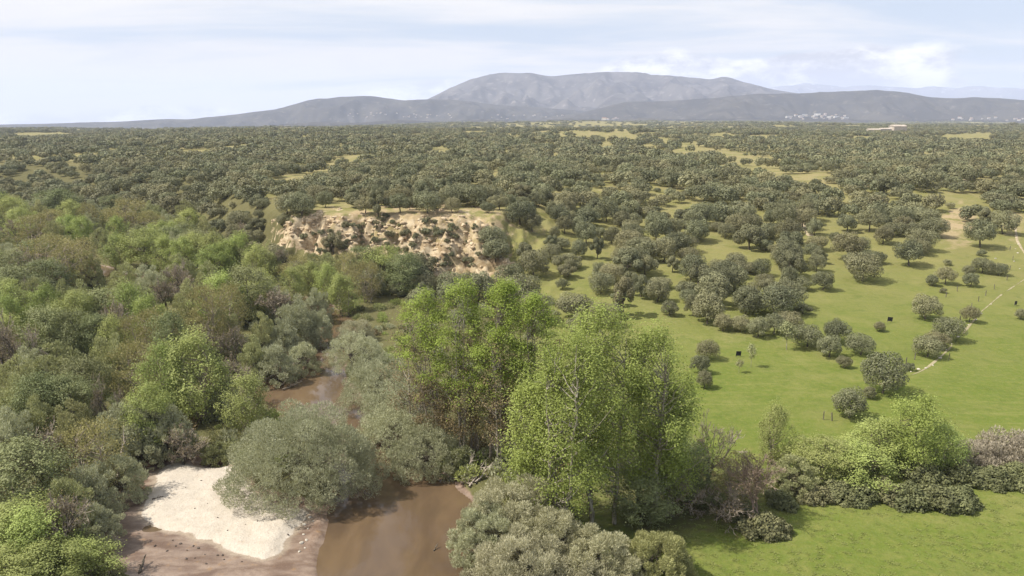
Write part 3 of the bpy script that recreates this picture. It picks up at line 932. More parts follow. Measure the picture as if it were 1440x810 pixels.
ORD = ['first', 'second', 'third', 'fourth', 'fifth', 'sixth', 'seventh', 'eighth', 'ninth', 'tenth', 'eleventh', 'twelfth', 'thirteenth', 'fourteenth', 'fifteenth', 'sixteenth']

# ------------------------------------------------------------------ holm oaks
oak_near = [build_lobed('oak_%d' % i, 100 + i, W, D, H, zlow=z, lobes=L, lobe_r=0.40, n=7000, leaf=0.34, leafm=OAK, woodm=BARK, trunk_r=0.28, rag=0.10)
            for i, (W, D, H, z, L) in enumerate([(9, 8.4, 7.6, 0.5, 17), (10, 9, 7.0, 0.7, 19), (8, 8, 7.4, 0.35, 16), (9.5, 8, 6.4, 0.4, 17), (8.5, 9, 8.2, 0.8, 18), (10.5, 9.5, 7.4, 0.7, 21), (7.2, 10, 7.0, 0.6, 9), (9.5, 7.5, 6.0, 0.5, 7), (7.0, 7.0, 8.4, 0.9, 8)])]
oak_scrub = [build_lobed('scrub_%d' % i, 150 + i, 4.4, 4.2, 3.6, zlow=0.15, lobes=9, lobe_r=0.45, n=1800, leaf=0.34, leafm=OAK, woodm=BARK, trunk_r=0.1, stems=2) for i in range(3)]
oak_thin = [build_broad('thin_%d' % i, 160 + i, 5.0, 2.6, base=0.4, clumps=26, clump_r=0.55, per=40, leaf=0.26, leafm=OLIVE, woodm=PALEBARK, limbs=14, trunk_r=0.09) for i in range(2)]


def joined(name, W, D, H, z, L, n, leaf, seed, lobe_r=0.40):
    """a light oak for the far woods: leaves and stem in one mesh"""
    w, c = build_lobed(name, seed, W, D, H, zlow=z, lobes=L, lobe_r=lobe_r, n=n, leaf=leaf, leafm=OAK, woodm=BARK, trunk_r=0.26, rag=0.08)
    return c


mid_oak = [joined('mid_%d' % i, 9 + (i % 3) * .6, 8.6, 6.6 + .4 * (i % 4), 1.0, 13, 1500, 0.72, 200 + i) for i in range(5)]
low_oak = [joined('low_%d' % i, 9.4, 9, 6.6 + .4 * (i % 3), 0.8, 9, 330, 1.45, 220 + i, 0.45) for i in range(4)]


def place_px(px, py, wpx, pool, k, name, label, cat='tree', group=None, hs=1.0, W0=9.2):
    g = ground(px, py)
    t = math.hypot(math.hypot(g[0], g[1]), CAM_Z - g[2])
    w = wpx / FPX * t
    s = w / W0
    return plant(name, pool[k % len(pool)], g, (s, s, s * hs), rs.uniform(0, 6.28), label, cat, group)


OAKS_BY_HAND = [
    (1212, 395, 46, 1, 1.0, 'broad holm oak with a pale domed crown at the edge of the upper meadow'),
    (1278, 374, 36, 4, 1.05, 'tall dark holm oak beside the broad pale domed oak at the wood edge'),
    (1311, 333, 34, 3, 1.0, 'spreading holm oak just above the bare ochre patch'),
    (1378, 348, 36, 4, 1.1, 'big dark holm oak right of the bare ochre patch'),
    (1411, 329, 34, 0, 1.0, 'loose crowned holm oak by the pale stony path, farthest of the upper meadow'),
    (1310, 402, 18, 2, 1.0, 'small round oak, left one of the touching pair in the upper meadow'),
    (1329, 400, 23, 4, 1.1, 'small pointed oak, right one of the touching pair in the upper meadow'),
    (1361, 388, 17, 2, 1.0, 'small round oak, left one of the close trio in the upper meadow'),
    (1381, 384, 24, 1, 1.0, 'upper oak of the close trio in the upper meadow'),
    (1364, 403, 20, 0, 1.0, 'lowest dark oak of the close trio in the upper meadow'),
    (1404, 387, 18, 5, 1.0, 'lone small oak right of the close trio near the worn track'),
    (1302, 449, 37, 0, 1.0, 'solitary round dark oak in the middle of the upper meadow'),
    (1236, 466, 16, 2, 1.0, 'small lone oak next to a black panel in the meadow'),
    (1363, 453, 21, 4, 1.1, 'single upright oak beside the worn track'),
    (1333, 479, 35, 5, 1.05, 'uppermost oak of the row of three beside the worn track'),
    (1318, 490, 30, 3, 1.0, 'middle oak of the row of three beside the worn track'),
    (1304, 502, 34, 1, 1.0, 'lowest oak of the row of three beside the worn track'),
    (1435, 449, 16, 2, 1.0, 'small dark oak right of the worn track near a black panel'),
    (1241, 553, 52, 5, 1.25, 'large holm oak standing alone in the green lower meadow'),
    (1222, 560, 20, 2, 1.0, 'low oak bush at the foot of the large lone meadow oak'),
    (1194, 587, 46, 0, 1.0, 'round dark holm oak nearest to the hedge in the lower meadow'),
    (1187, 517, 20, 3, 1.1, 'small pale grey oak in front of the wood edge'),
    (1135, 488, 38, 1, 1.0, 'oak near the left end of the wood edge row above the lower meadow'),
    (1165, 502, 34, 0, 1.0, 'foremost oak of the wood edge row above the lower meadow'),
    (1176, 482, 36, 4, 1.0, 'tall oak in the middle of the wood edge row above the lower meadow'),
    (1210, 499, 34, 5, 1.0, 'last oak at the right end of the wood edge row above the lower meadow'),
    (1016, 465, 30, 2, 1.0, 'oak in the dense belt above the two thin saplings, leftmost'),
    (1042, 466, 30, 3, 1.0, 'oak in the dense belt above the two thin saplings, second from left'),
    (1066, 474, 32, 0, 1.0, 'oak in the dense belt above the two thin saplings, third from left'),
    (1088, 470, 32, 4, 1.0, 'oak in the dense belt above the two thin saplings, fourth from left'),
    (1110, 466, 34, 1, 1.0, 'oak in the dense belt above the two thin saplings, fifth from left'),
    (994, 505, 30, 5, 1.1, 'upper oak beside the great poplar at the meadow corner'),
    (984, 525, 28, 0, 1.1, 'middle oak beside the great poplar at the meadow corner'),
    (990, 546, 26, 2, 1.2, 'lowest oak beside the great poplar at the meadow corner'),
    (1156, 408, 30, 0, 1.0, 'round oak left of the broad pale domed oak, near the wood edge'),
    (1127, 408, 26, 3, 1.0, 'smaller oak at the wood edge where the meadow narrows'),
]
for px, py, w, k, hs, lab in OAKS_BY_HAND:
    place_px(px, py, w, oak_near, k, 'holm_oak', lab, 'tree', 'holm oaks in and around the meadow', hs)
for px, py, w, lab in [(1332, 373, 9, 'tiny round oak bush below the bare ochre patch'), (1326, 412, 8, 'tiny oak bush under the touching pair of oaks'),
                       (1279, 521, 13, 'small oak bush right of the large lone meadow oak'), (1380, 360, 10, 'low oak bush in front of the big dark oak')]:
    place_px(px, py, w, oak_scrub, int(px) % 3, 'oak_bush', lab, 'bush', 'small oak bushes in the meadow', 1.0, 4.4)
for px, py, w, hs, lab in [(1106, 492, 20, 1.0, 'slender young tree with a pale trunk in front of the wood edge'), (1056, 516, 11, 1.5, 'thin upright sapling right of a black panel'),
                           (1039, 524, 10, 1.0, 'short leafy sapling below a black panel')]:
    place_px(px, py, w, oak_thin, int(px) % 2, 'sapling', lab, 'tree', 'saplings in the meadow', hs, 2.6)

# the dense oak wood: a jittered grid thinned by clearings
def oak_field():
    pts = []
    def band(y0, y1, sp, sc, lim):
        ys = np.arange(y0, y1, sp)
        for y in ys:
            hw = 60 + 0.70 * y
            x = np.arange(-hw, hw, sp)
            pts.append(np.stack([x, np.full(len(x), y), np.full(len(x), sc)], 1))
    band(150, 900, 8.5, 1.0, 0)
    band(900, 2600, 9.0, 1.12, 0)
    band(2600, 7600, 26.0, 2.3, 0)
    P = np.concatenate(pts)
    r = np.random.RandomState(21)
    sp = np.where(P[:, 1] < 900, 8.5, np.where(P[:, 1] < 2600, 9.0, 26.0))
    P[:, 0] += np.where(np.round(P[:, 1] / sp) % 2 < 1, 0.0, 0.5) * sp
    P[:, 0] += r.uniform(-.36, .36, len(P)) * sp; P[:, 1] += r.uniform(-.36, .36, len(P)) * sp
    x, y = P[:, 0], P[:, 1]
    z = hfun(x, y)
    px, py = to_px(x, y, z)
    s = slope_s(x, y)
    near_ = y < 600
    leftness = 1 - sstep(x / np.maximum(y, 1), -0.25, 0.12)
    st = 1.0 + 3.0 * sstep(y, 180, 500)
    d = fbm(x / 15.0, y / (15.0 * st), 2, 50) * 0.42 + fbm(x / 50.0, y / (50.0 * st), 2, 53) * 0.36 + fbm(x / 220.0, y / (150.0 * st), 2, 55) * 0.22
    thr = 0.452 + 0.16 * leftness + 0.08 * sstep(y, 150, 420) * (1 - leftness) - 0.06 * sstep(py, 330, 250)
    thr = thr + 0.085 * (1 - sstep(y, 600, 2000)) * 1.0
    thr = thr + 0.045 * sstep(px, 900, 1050) * (1 - sstep(py, 325, 355)) + 0.045 * (1 - sstep(y, 230, 360)) - 0.01 - 0.012 * sstep(y, 300, 500)
    thr = thr + 0.09 * sstep(px, 1130, 1230) * (1 - sstep(py, 318, 340)) * near_
    thr = thr + 0.25 * (px < 475) * (px > 180) * (s < 1.3) * near_
    p = sstep(thr - d, -0.07, 0.12) * np.where(y > 2600, 0.8, 0.9)
    ok = r.rand(len(P)) < p
    ok &= ellipses(px, py, CLEAR, 0.15) < 0.5
    near = y < 900
    mdw = np.zeros(len(P)); mdw[near] = poly_sd(px[near], py[near], MEADOW)
    ok &= ~(near & (mdw > -6) & ~((py < 345) & (px > 1235)))
    ok &= ~(near & (mdw > -6) & (r.rand(len(P)) < 0.45))
    ok &= ellipses(px, py, [(1340, 325, 28, 26), (1430, 325, 26, 36)], 0.1) < 0.5
    ok &= (s > 0.12) | ((s > -0.35) & (px > 200) & (px <= 470) & (x > -190)) | ((s > -0.9) & (px > 425) & (px < 900) & (y > 178) & (x > -78))
    dr, qr = line_d(x[near], y[near], RIVER)
    okr = np.ones(len(P), bool); okr[near] = dr > 12
    ok &= okr
    # the bare face of the bluff and its crest stay open, apart from a few shrubs placed by hand
    bl = ellipses(px, py, [(455, 326, 60, 24), (560, 332, 56, 24), (625, 345, 64, 38), (670, 378, 50, 16)], 0.1)
    ok &= bl < 0.5
    ok &= ~((x < 4) & (y < 186))
    for hp in OAKS_BY_HAND:
        ok &= ~((np.abs(px - hp[0]) < hp[2] * 0.55) & (np.abs(py - hp[1]) < hp[2] * 0.35) & near)
    P, z, px, py = P[ok], z[ok], px[ok], py[ok]
    return P, z, px, py


OP, OZ, OPX, OPY = oak_field()
inview = (OPX > -15) & (OPX < 1455) & (OPY < 560)
order = np.argsort(np.where(inview, OP[:, 1], 1e9))
N_IND = 252
ind = order[:N_IND]
rest = np.setdiff1d(np.arange(len(OP)), ind)
orng = np.random.RandomState(5)


def oak_zone(px):
    if px < 560: return 'left of the bare bluff', 'holm oaks left of the bluff', 0
    if px < 700: return 'around the bare bluff', 'holm oaks around the bluff', 1
    if px < 830: return 'behind the poplars', 'holm oaks behind the poplars', 2
    if px < 1000: return 'right of the poplars', 'holm oaks on the wooded slope', 3
    if px < 1180: return 'above the meadow edge', 'holm oaks above the meadow edge', 4
    return 'above the bare ochre patch', 'holm oaks on the upper hillside', 5


zone_of = {i: oak_zone(OPX[i]) for i in ind}
depth_of = {}
for z in range(6):
    L = [i for i in ind if zone_of[i][2] == z]
    L.sort(key=lambda i: OP[i, 1])
    for j, i in enumerate(L):
        depth_of[i] = min(4, 5 * j // max(len(L), 1))
DEPTH = ['in the front row', 'behind the front row', 'in the middle', 'near the back', 'at the back']
for n_, i in enumerate(ind):
    where, grp, z = zone_of[i]
    s = orng.uniform(0.62, 1.04) * (0.6 if orng.rand() < 0.2 else 1.0)
    size = 'small' if s < 0.68 else ('large' if s > 0.97 else 'mid sized')
    plant('holm_oak', oak_near[orng.randint(9)], (OP[i, 0], OP[i, 1], OZ[i] - 0.1), (s * orng.uniform(0.82, 1.2), s * orng.uniform(0.82, 1.2), s * orng.uniform(0.8, 1.35)), orng.uniform(0, 6.28),
          '%s holm oak %s of the wood %s' % (size, DEPTH[depth_of[i]], where), 'tree', grp)


def scatter(name, label, pts, variants, scl, rot, kinds, tilt=None):
    """one stuff object: its mesh holds the points, its node tree sets a plant on each"""
    me = bpy.data.meshes.new(name)
    n = len(pts)
    me.vertices.add(n); me.vertices.foreach_set('co', np.asarray(pts, np.float32).ravel())
    a = me.attributes.new('variant', 'INT', 'POINT'); a.data.foreach_set('value', np.asarray(kinds, np.int32))
    a = me.attributes.new('size', 'FLOAT_VECTOR', 'POINT'); a.data.foreach_set('vector', np.asarray(scl, np.float32).ravel())
    rv = np.zeros((n, 3), np.float32); rv[:, 2] = rot
    a = me.attributes.new('turn', 'FLOAT_VECTOR', 'POINT'); a.data.foreach_set('vector', rv.ravel())
    me.update()
    o = link(name, me)
    tag(o, label, kind='stuff')
    g = bpy.data.node_groups.new(name + '_nodes', 'GeometryNodeTree')
    g.interface.new_socket('Geometry', in_out='INPUT', socket_type='NodeSocketGeometry')
    g.interface.new_socket('Geometry', in_out='OUTPUT', socket_type='NodeSocketGeometry')
    gi = g.nodes.new('NodeGroupInput'); go = g.nodes.new('NodeGroupOutput')
    jn = g.nodes.new('GeometryNodeJoinGeometry')
    def named(nm, ty):
        nd = g.nodes.new('GeometryNodeInputNamedAttribute'); nd.data_type = ty; nd.inputs['Name'].default_value = nm
        return nd.outputs['Attribute']
    va, sa, ra = named('variant', 'INT'), named('size', 'FLOAT_VECTOR'), named('turn', 'FLOAT_VECTOR')
    for k, m in enumerate(variants):
        src = bpy.data.objects.new(m.name, m)
        oi = g.nodes.new('GeometryNodeObjectInfo'); oi.inputs['Object'].default_value = src; oi.inputs['As Instance'].default_value = True
        cmp_ = g.nodes.new('FunctionNodeCompare'); cmp_.data_type = 'INT'; cmp_.operation = 'EQUAL'
        g.links.new(va, cmp_.inputs[2]); cmp_.inputs[3].default_value = k
        ip = g.nodes.new('GeometryNodeInstanceOnPoints')
        g.links.new(gi.outputs[0], ip.inputs['Points']); g.links.new(cmp_.outputs[0], ip.inputs['Selection'])
        g.links.new(oi.outputs['Geometry'], ip.inputs['Instance'])
        g.links.new(ra, ip.inputs['Rotation']); g.links.new(sa, ip.inputs['Scale'])
        g.links.new(ip.outputs[0], jn.inputs[0])
    g.links.new(jn.outputs[0], go.inputs[0])
    md = o.modifiers.new('plants', 'NODES'); md.node_group = g
    return o


def far_wood():
    y = OP[rest, 1]; n = len(rest)
    r = np.random.RandomState(31)
    sc = OP[rest, 2] * r.uniform(0.6, 1.15, n) * np.where(r.rand(n) < 0.2, 0.62, 1.0)
    scl = np.stack([sc * r.uniform(.8, 1.2, n), sc * r.uniform(.8, 1.2, n), np.where(y > 2600, OP[rest, 2] * 0.5, sc * 0.9) * r.uniform(0.8, 1.2, n)], 1)
    kind = np.where(y < 560, r.randint(0, 5, n), 5 + r.randint(0, 4, n))
    pts = np.stack([OP[rest, 0], y, OZ[rest] - 0.15], 1)
    print('far oaks', n, 'mid', int(np.sum(y < 560)))
    scatter('oak_woodland', 'endless holm oak wood covering the plain up to the hills', pts, mid_oak + low_oak, scl, r.uniform(0, 6.28, n), kind)


far_wood()

# ------------------------------------------------------------------ pools of riverside plants
def pool(fn, count, seed, **kw):
    out = []
    for i in range(count):
        k = dict(kw)
        out.append(fn('%s_%d' % (kw.get('nm', 'plant'), seed + i), seed + i, **{a: b for a, b in k.items() if a != 'nm'}))
    return out


POOL = {
    'g': (pool(build_broad, 4, 300, nm='ash', H=13, W=11, base=0.16, clumps=90, clump_r=1.3, per=120, leaf=0.32, leafm=GREEN, woodm=BARK, limbs=34, trunk_r=0.24)[:2] + pool(build_broad, 3, 310, nm='ash', H=13, W=10, base=0.12, clumps=110, clump_r=1.05, per=100, leaf=0.30, leafm=GREEN, woodm=TWIG, limbs=60, trunk_r=0.2, stems=3, shape='tall', flat=1.3, rag=1.6), 11.0, 13.0),
    'd': (pool(build_broad, 3, 320, nm='alder', H=14, W=12, base=0.10, clumps=110, clump_r=1.4, per=110, leaf=0.33, leafm=DARKG, woodm=BARK, limbs=30, trunk_r=0.28), 12.0, 14.0),
    'o': (pool(build_lobed, 4, 340, nm='sallow', W=12, D=11, H=10, zlow=0.0, lobes=60, lobe_r=0.18, n=10500, leaf=0.46, aspect=0.34, long=True, leafm=OLIVE, woodm=BARK, trunk_r=0.14, stems=4, rag=0.24, spread=0.84), 12.0, 10.0),
    'w': (pool(build_lobed, 4, 360, nm='willow', W=12, D=11, H=9.5, zlow=0.0, lobes=60, lobe_r=0.18, n=12000, leaf=0.44, aspect=0.30, long=True, leafm=WILLOW, woodm=BARK, trunk_r=0.14, stems=4, rag=0.24, spread=0.84), 12.0, 9.5),
    'y': (pool(build_broad, 3, 380, nm='budding', H=14, W=10, base=0.14, clumps=120, clump_r=1.1, per=48, leaf=0.34, aspect=0.45, leafm=YELLOW, woodm=TWIG, limbs=70, trunk_r=0.2, stems=3, long=True), 10.0, 14.0),
    'b': (pool(build_bare, 4, 400, nm='bare', H=12, W=9, woodm=BARK, twigm=TWIG, trunk_r=0.2, depth=6, stems=2, buds=700, budm=BROWNL, bud=0.22, tw=0.04, kids=(2, 3)), 9.0, 12.0),
}
WORDS = {'g': ('bright_green_tree', 'bright green trees', 'tree'), 'd': ('dark_green_tree', 'dark green trees', 'tree'), 'o': ('olive_willow', 'olive round willows', 'tree'),
         'w': ('grey_willow', 'grey green willows', 'tree'), 'y': ('budding_tree', 'yellowish budding trees', 'tree'), 'b': ('bare_tree', 'grey leafless trees', 'tree')}
# (kind, pixel of the top, width in pixels, height in metres)
WOOD = [
    # far edge of the riverside wood
    ('d', 74, 266, 62, 16), ('g', 16, 278, 50, 14), ('g', -12, 270, 60, 15), ('y', 46, 302, 62, 13), ('g', 96, 302, 38, 12), ('w', 126, 297, 30, 11), ('o', 140, 318, 40, 10), ('y', 176, 279, 64, 16),
    ('y', 208, 296, 44, 14), ('o', 238, 302, 50, 11), ('d', 262, 312, 44, 12), ('g', 100, 282, 40, 12), ('o', 150, 290, 30, 10), ('g', 28, 292, 36, 12),
    # behind the glimpse of river
    ('g', 198, 322, 62, 14), ('g', 162, 334, 46, 12), ('g', 228, 332, 44, 13), ('g', 252, 334, 40, 12), ('g', 276, 326, 40, 13), ('y', 62, 330, 80, 15), ('y', 104, 334, 66, 15), ('b', 36, 342, 60, 14), ('d', 2, 350, 60, 14), ('b', 84, 352, 46, 13),
    ('g', 300, 344, 50, 13), ('g', 336, 329, 54, 14), ('g', 358, 348, 44, 12), ('o', 378, 337, 36, 10), ('b', 398, 346, 36, 9), ('y', 414, 358, 36, 10), ('g', 432, 372, 36, 11), ('g', 408, 376, 40, 12), ('g', 456, 373, 36, 11), ('g', 482, 388, 46, 11),
    ('o', 120, 352, 50, 11), ('g', 318, 338, 40, 12), ('o', 440, 356, 34, 8), ('o', 382, 356, 40, 9),
    # middle of the riverside wood
    ('d', 24, 372, 60, 13), ('g', -6, 392, 50, 12), ('w', 212, 368, 48, 11), ('b', 240, 364, 50, 13), ('b', 268, 378, 46, 12), ('d', 345, 372, 58, 15), ('y', 318, 398, 44, 14), ('o', 262, 392, 52, 12), ('b', 232, 384, 40, 11), ('y', 286, 400, 50, 16), ('w', 390, 402, 40, 9),
    ('w', 442, 408, 44, 9), ('g', 16, 402, 50, 12), ('g', 56, 400, 36, 13), ('o', 86, 392, 44, 12), ('o', 112, 392, 50, 13), ('b', 146, 412, 54, 14), ('g', 180, 398, 46, 13), ('g', 204, 416, 44, 12), ('b', 18, 428, 56, 15), ('d', 62, 428, 56, 13), ('d', 100, 434, 46, 12),
    ('y', 198, 440, 52, 12), ('d', 232, 438, 44, 13), ('o', 310, 430, 46, 11), ('o', 368, 436, 40, 10), ('w', 414, 414, 66, 12), ('w', 392, 446, 52, 10), ('w', 444, 440, 46, 9), ('b', 330, 452, 44, 10), ('b', 300, 446, 40, 11), ('d', 130, 440, 44, 11),
    ('g', 154, 446, 40, 11), ('o', 356, 470, 44, 9), ('o', 176, 368, 44, 10),
    # near the bend
    ('g', 264, 470, 88, 15), ('o', 80, 478, 72, 11), ('w', 44, 484, 56, 10), ('o', 150, 468, 58, 11), ('y', 186, 480, 60, 12), ('d', 112, 500, 54, 11), ('o', 22, 498, 56, 10), ('g', 226, 486, 60, 13), ('w', 386, 492, 62, 8), ('g', 344, 528, 62, 10),
    ('w', 424, 486, 48, 7), ('b', 318, 494, 50, 9), ('w', 312, 530, 46, 7),
    # near side of the wood, towards the sand bank
    ('b', 150, 520, 40, 11), ('d', 98, 528, 56, 10), ('d', 58, 522, 56, 11), ('o', 18, 526, 60, 10), ('o', 46, 556, 62, 9), ('o', 98, 560, 60, 9), ('w', 182, 556, 92, 9), ('w', 232, 570, 70, 8), ('g', 206, 540, 50, 11), ('w', 8, 572, 60, 9), ('b', 48, 586, 84, 12),
    ('y', 124, 592, 72, 10), ('w', 160, 636, 72, 7), ('d', 12, 622, 100, 11), ('w', 120, 652, 66, 8), ('o', 90, 668, 70, 8), ('g', 8, 704, 90, 8), ('g', 46, 716, 80, 8), ('b', 88, 672, 74, 10), ('w', 132, 706, 56, 5), ('g', 118, 762, 76, 5), ('g', 62, 770, 80, 6),
    ('o', 150, 786, 44, 3.5), ('g', 12, 776, 80, 7), ('b', 252, 590, 60, 7), ('w', 200, 600, 60, 6),
]
ZONES = [(315, 'at the far edge of the riverside wood'), (362, 'behind the glimpse of river'), (466, 'in the middle of the riverside wood'), (534, 'left of the river bend'), (900, 'near the sand bank')]


def wood_zone(i):
    for lim, z in ((14, 0), (38, 1), (73, 2), (86, 3), (999, 4)):
        if i < lim:
            return z


buckets = {}
for i, t in enumerate(WOOD):
    buckets.setdefault((t[0], wood_zone(i)), []).append((t[1], i))
LABELS = {}
for (k, z), L in buckets.items():
    L.sort()
    for j, (_, i) in enumerate(L):
        if len(L) == 1:
            LABELS[i] = 'only one of the %s %s' % (WORDS[k][1], ZONES[z][1])
        elif j == 0:
            LABELS[i] = 'leftmost of the %s %s' % (WORDS[k][1], ZONES[z][1])
        elif j == len(L) - 1:
            LABELS[i] = 'rightmost of the %s %s' % (WORDS[k][1], ZONES[z][1])
        else:
            LABELS[i] = '%s from left of the %s %s' % (ORD[j], WORDS[k][1], ZONES[z][1])

prng = np.random.RandomState(12)
WOODPOS = []


def by_top(kind, px, py, wpx, h):
    pl, W0, H0 = POOL[kind]
    g = spot_top(px, py, h)
    t = math.sqrt(g[0] ** 2 + g[1] ** 2 + (CAM_Z - g[2] - h * 0.6) ** 2)
    sw = wpx / FPX * t / W0 * (1.1 if t < 260 else 0.85)
    return pl, g, (sw, sw, h / H0)


for i, (k, px, py, w, h) in enumerate(WOOD):
    pl, g, sc = by_top(k, px, py, w, h)
    WOODPOS.append((g[0], g[1], w))
    plant(WORDS[k][0], pl[prng.randint(len(pl))], (g[0], g[1], max(g[2], 0.1) - 0.1), sc, prng.uniform(0, 6.28), LABELS[i], WORDS[k][2], 'trees of the riverside wood')

# more trees filling the far and middle wood, alike among themselves
xr = np.random.RandomState(88)
FILL = {'g': ('bright green tree', 26), 'd': ('dark green tree', 14), 'o': ('olive willow', 24), 'y': ('yellowish budding tree', 14), 'b': ('grey leafless tree', 10), 'w': ('grey green willow', 14)}
for k, (nm_, cnt) in FILL.items():
    got = 0; tries = 0
    while got < cnt and tries < 4000:
        tries += 1
        y = xr.uniform(150, 410); x = xr.uniform(-0.72 * y - 5, -30)
        if float(slope_s(x, y)) > 0.30:
            continue
        d_, q_ = line_d(np.array([x]), np.array([y]), RIVER)
        if abs(x + 0.515 * y) < 9 and 195 < y < 275:
            continue
        if d_[0] < 10 or min(math.hypot(x - a_, y - b_) for a_, b_, _ in WOODPOS) < 6.0:
            continue
        pl, W0, H0 = POOL[k]
        sw = xr.uniform(8, 12.5) / W0; h = xr.uniform(9, 13)
        WOODPOS.append((x, y, 40))
        part_ = 'front' if y < 215 else ('middle' if y < 300 else 'rear')
        plant(WORDS[k][0], pl[xr.randint(len(pl))], (x, y, float(hfun(x, y)) - 0.1), (sw, sw, h / H0), xr.uniform(0, 6.28), '%s hemmed in by its neighbours in the %s of the riverside wood' % (nm_, part_), 'tree', 'trees inside the riverside wood')
        got += 1

# ------------------------------------------------------------------ the great poplars
HERO = [
    (852, 437, 27, 15.5, 'tallest of the great bright green poplars in the middle of the view'),
    (795, 470, 25, 13.5, 'left hand trunk group of the great bright green poplar by the front willows'),
    (915, 462, 24.5, 13.5, 'right hand side poplar of the great bright green clump beside the meadow'),
    (748, 540, 18, 9.5, 'lower young poplar at the left foot of the great green clump'),
    (945, 545, 17, 8.5, 'lower young poplar at the right foot of the great green clump'),
]
for i, (px, py, h, w, lab) in enumerate(HERO):
    pr = build_broad('great_poplar_%d' % i, 500 + i, h, w, base=0.20, clumps=int(12 * w + 30), clump_r=1.1, per=115, leaf=0.23, aspect=0.75, shape='poplar', stems=1 if i > 2 else 3, limbs=110, trunk_r=0.30,
                     leafm=POPLAR, woodm=PALEBARK, bias=0.95, flat=1.35, rag=1.7)
    g = spot_top(px, py, h)
    plant('great_poplar', pr, g, 1.0, i * 1.3, lab, 'tree', 'great poplars by the meadow')
STAND = [
    (612, 404, 26, 8.0, 0.50, 'leftmost tall poplar of the stand by the river, brown buds low down'),
    (648, 393, 27, 8.0, 0.40, 'second poplar from left of the stand by the river'),
    (690, 390, 27.5, 8.0, 0.38, 'third poplar from left of the stand by the river, the tallest'),
    (728, 396, 27, 8.0, 0.38, 'fourth poplar from left of the stand by the river'),
    (756, 410, 25.5, 7.5, 0.42, 'last poplar at the right end of the stand by the river'),
    (578, 430, 23, 8.0, 0.95, 'brownish budding poplar at the left end of the stand by the river'),
    (664, 440, 22, 4.5, 0.95, 'narrow brown poplar with bare trunk in front of the stand'),
    (700, 470, 20, 5.0, 0.9, 'slim olive brown poplar in front of the stand, nearest the great poplars'),
]
for i, (px, py, h, w, low, lab) in enumerate(STAND):
    pr = build_broad('stand_poplar_%d' % i, 540 + i, h, w, base=0.16, clumps=int(15 * w), clump_r=1.05, per=150 if low < 0.8 else 55, leaf=0.235, aspect=0.6, shape='tall', stems=3, limbs=90, trunk_r=0.20,
                     leafm=STANDL, woodm=PALEBARK if i % 2 else TWIG, low=low, lowm=BROWNL if i != 2 else YELLOW, bias=0.7)
    g = spot_top(px, py, h)
    plant('riverside_poplar', pr, g, 1.0, i * 2.1, lab, 'tree', 'poplar stand by the river')

# ------------------------------------------------------------------ willow thickets along the river
WIL = [
    (425, 573, 214, 11.0, WILLOW, 36000, 'huge grey green willow dome beside the white sand bank'),
    (305, 622, 44, 3.2, OLIVE, 3500, 'small low willow bush at the top of the sand bank'),
    (500, 462, 88, 8.0, WILLOW, 8000, 'willow at the upstream end of the thicket on the right river bank'),
    (530, 500, 112, 9.0, WILLOW, 11000, 'second willow of the thicket on the right river bank, facing the bend'),
    (566, 530, 130, 9.0, WILLOW, 12000, 'third willow of the thicket on the right river bank, before the brown trees'),
    (552, 580, 130, 8.0, WILLOW, 11000, 'willow behind the huge dome, leaning over the narrow water'),
    (606, 600, 120, 7.5, WILLOW, 11000, 'willow at the downstream end of the thicket, under the poplar stand'),
    (640, 625, 60, 4.5, OLIVE, 5000, 'dull brownish bush between the thicket and the driftwood bank'),
    (500, 446, 60, 6.0, PALEW, 6000, 'pale tan willow at the far end of the right bank thicket'),
    (722, 668, 150, 8.5, PALEW, 16000, 'pale willow rising behind the front thicket below the great poplars'),
    (684, 706, 110, 7.0, WILLOW, 12000, 'grey green willow of the front thicket leaning over the pool'),
    (770, 712, 130, 7.0, PALEW, 14000, 'dull grey willow in the middle of the front thicket'),
    (735, 752, 150, 6.5, PALEW, 15000, 'nearest pale willow of the front thicket beside the brown water'),
    (842, 748, 140, 6.0, PALEW, 15000, 'tan willow of the front thicket below the great poplars'),
    (920, 750, 118, 5.5, None, 13000, 'yellow green willow at the right end of the front thicket'),
    (815, 790, 120, 4.5, PALEW, 12000, 'pale willow cut by the bottom edge of the picture'),
]
YGW = leaf_mat('yellow_willow_leaf', (0.22, 0.215, 0.090), (0.50, 0.49, 0.22), (0.43, 0.43, 0.2), 0.30, 0.1)
for i, (px, py, w, h, lm, n, lab) in enumerate(WIL):
    g = spot_top(px, py, h)
    t = math.sqrt(g[0] ** 2 + g[1] ** 2 + (CAM_Z - g[2] - h * 0.4) ** 2)
    W_ = w / FPX * t
    pr = build_lobed('river_willow_%d' % i, 600 + i, W_, W_ * 0.9, h, zlow=0.0, lobes=int(40 + W_ * 4.0), lobe_r=0.165, n=int(n * 2.6), leaf=0.33, aspect=0.20, long=True, leafm=lm or YGW, woodm=BARK, trunk_r=0.13, stems=5, rag=0.24 if i else 0.15, inner=0.25, spread=0.84)
    plant('willow_thicket' if w > 60 else 'willow_bush', pr, (g[0], g[1], max(g[2], 0.15) - 0.15), 1.0, 0.0, lab, 'willow' if w > 60 else 'bush', 'willows along the river')

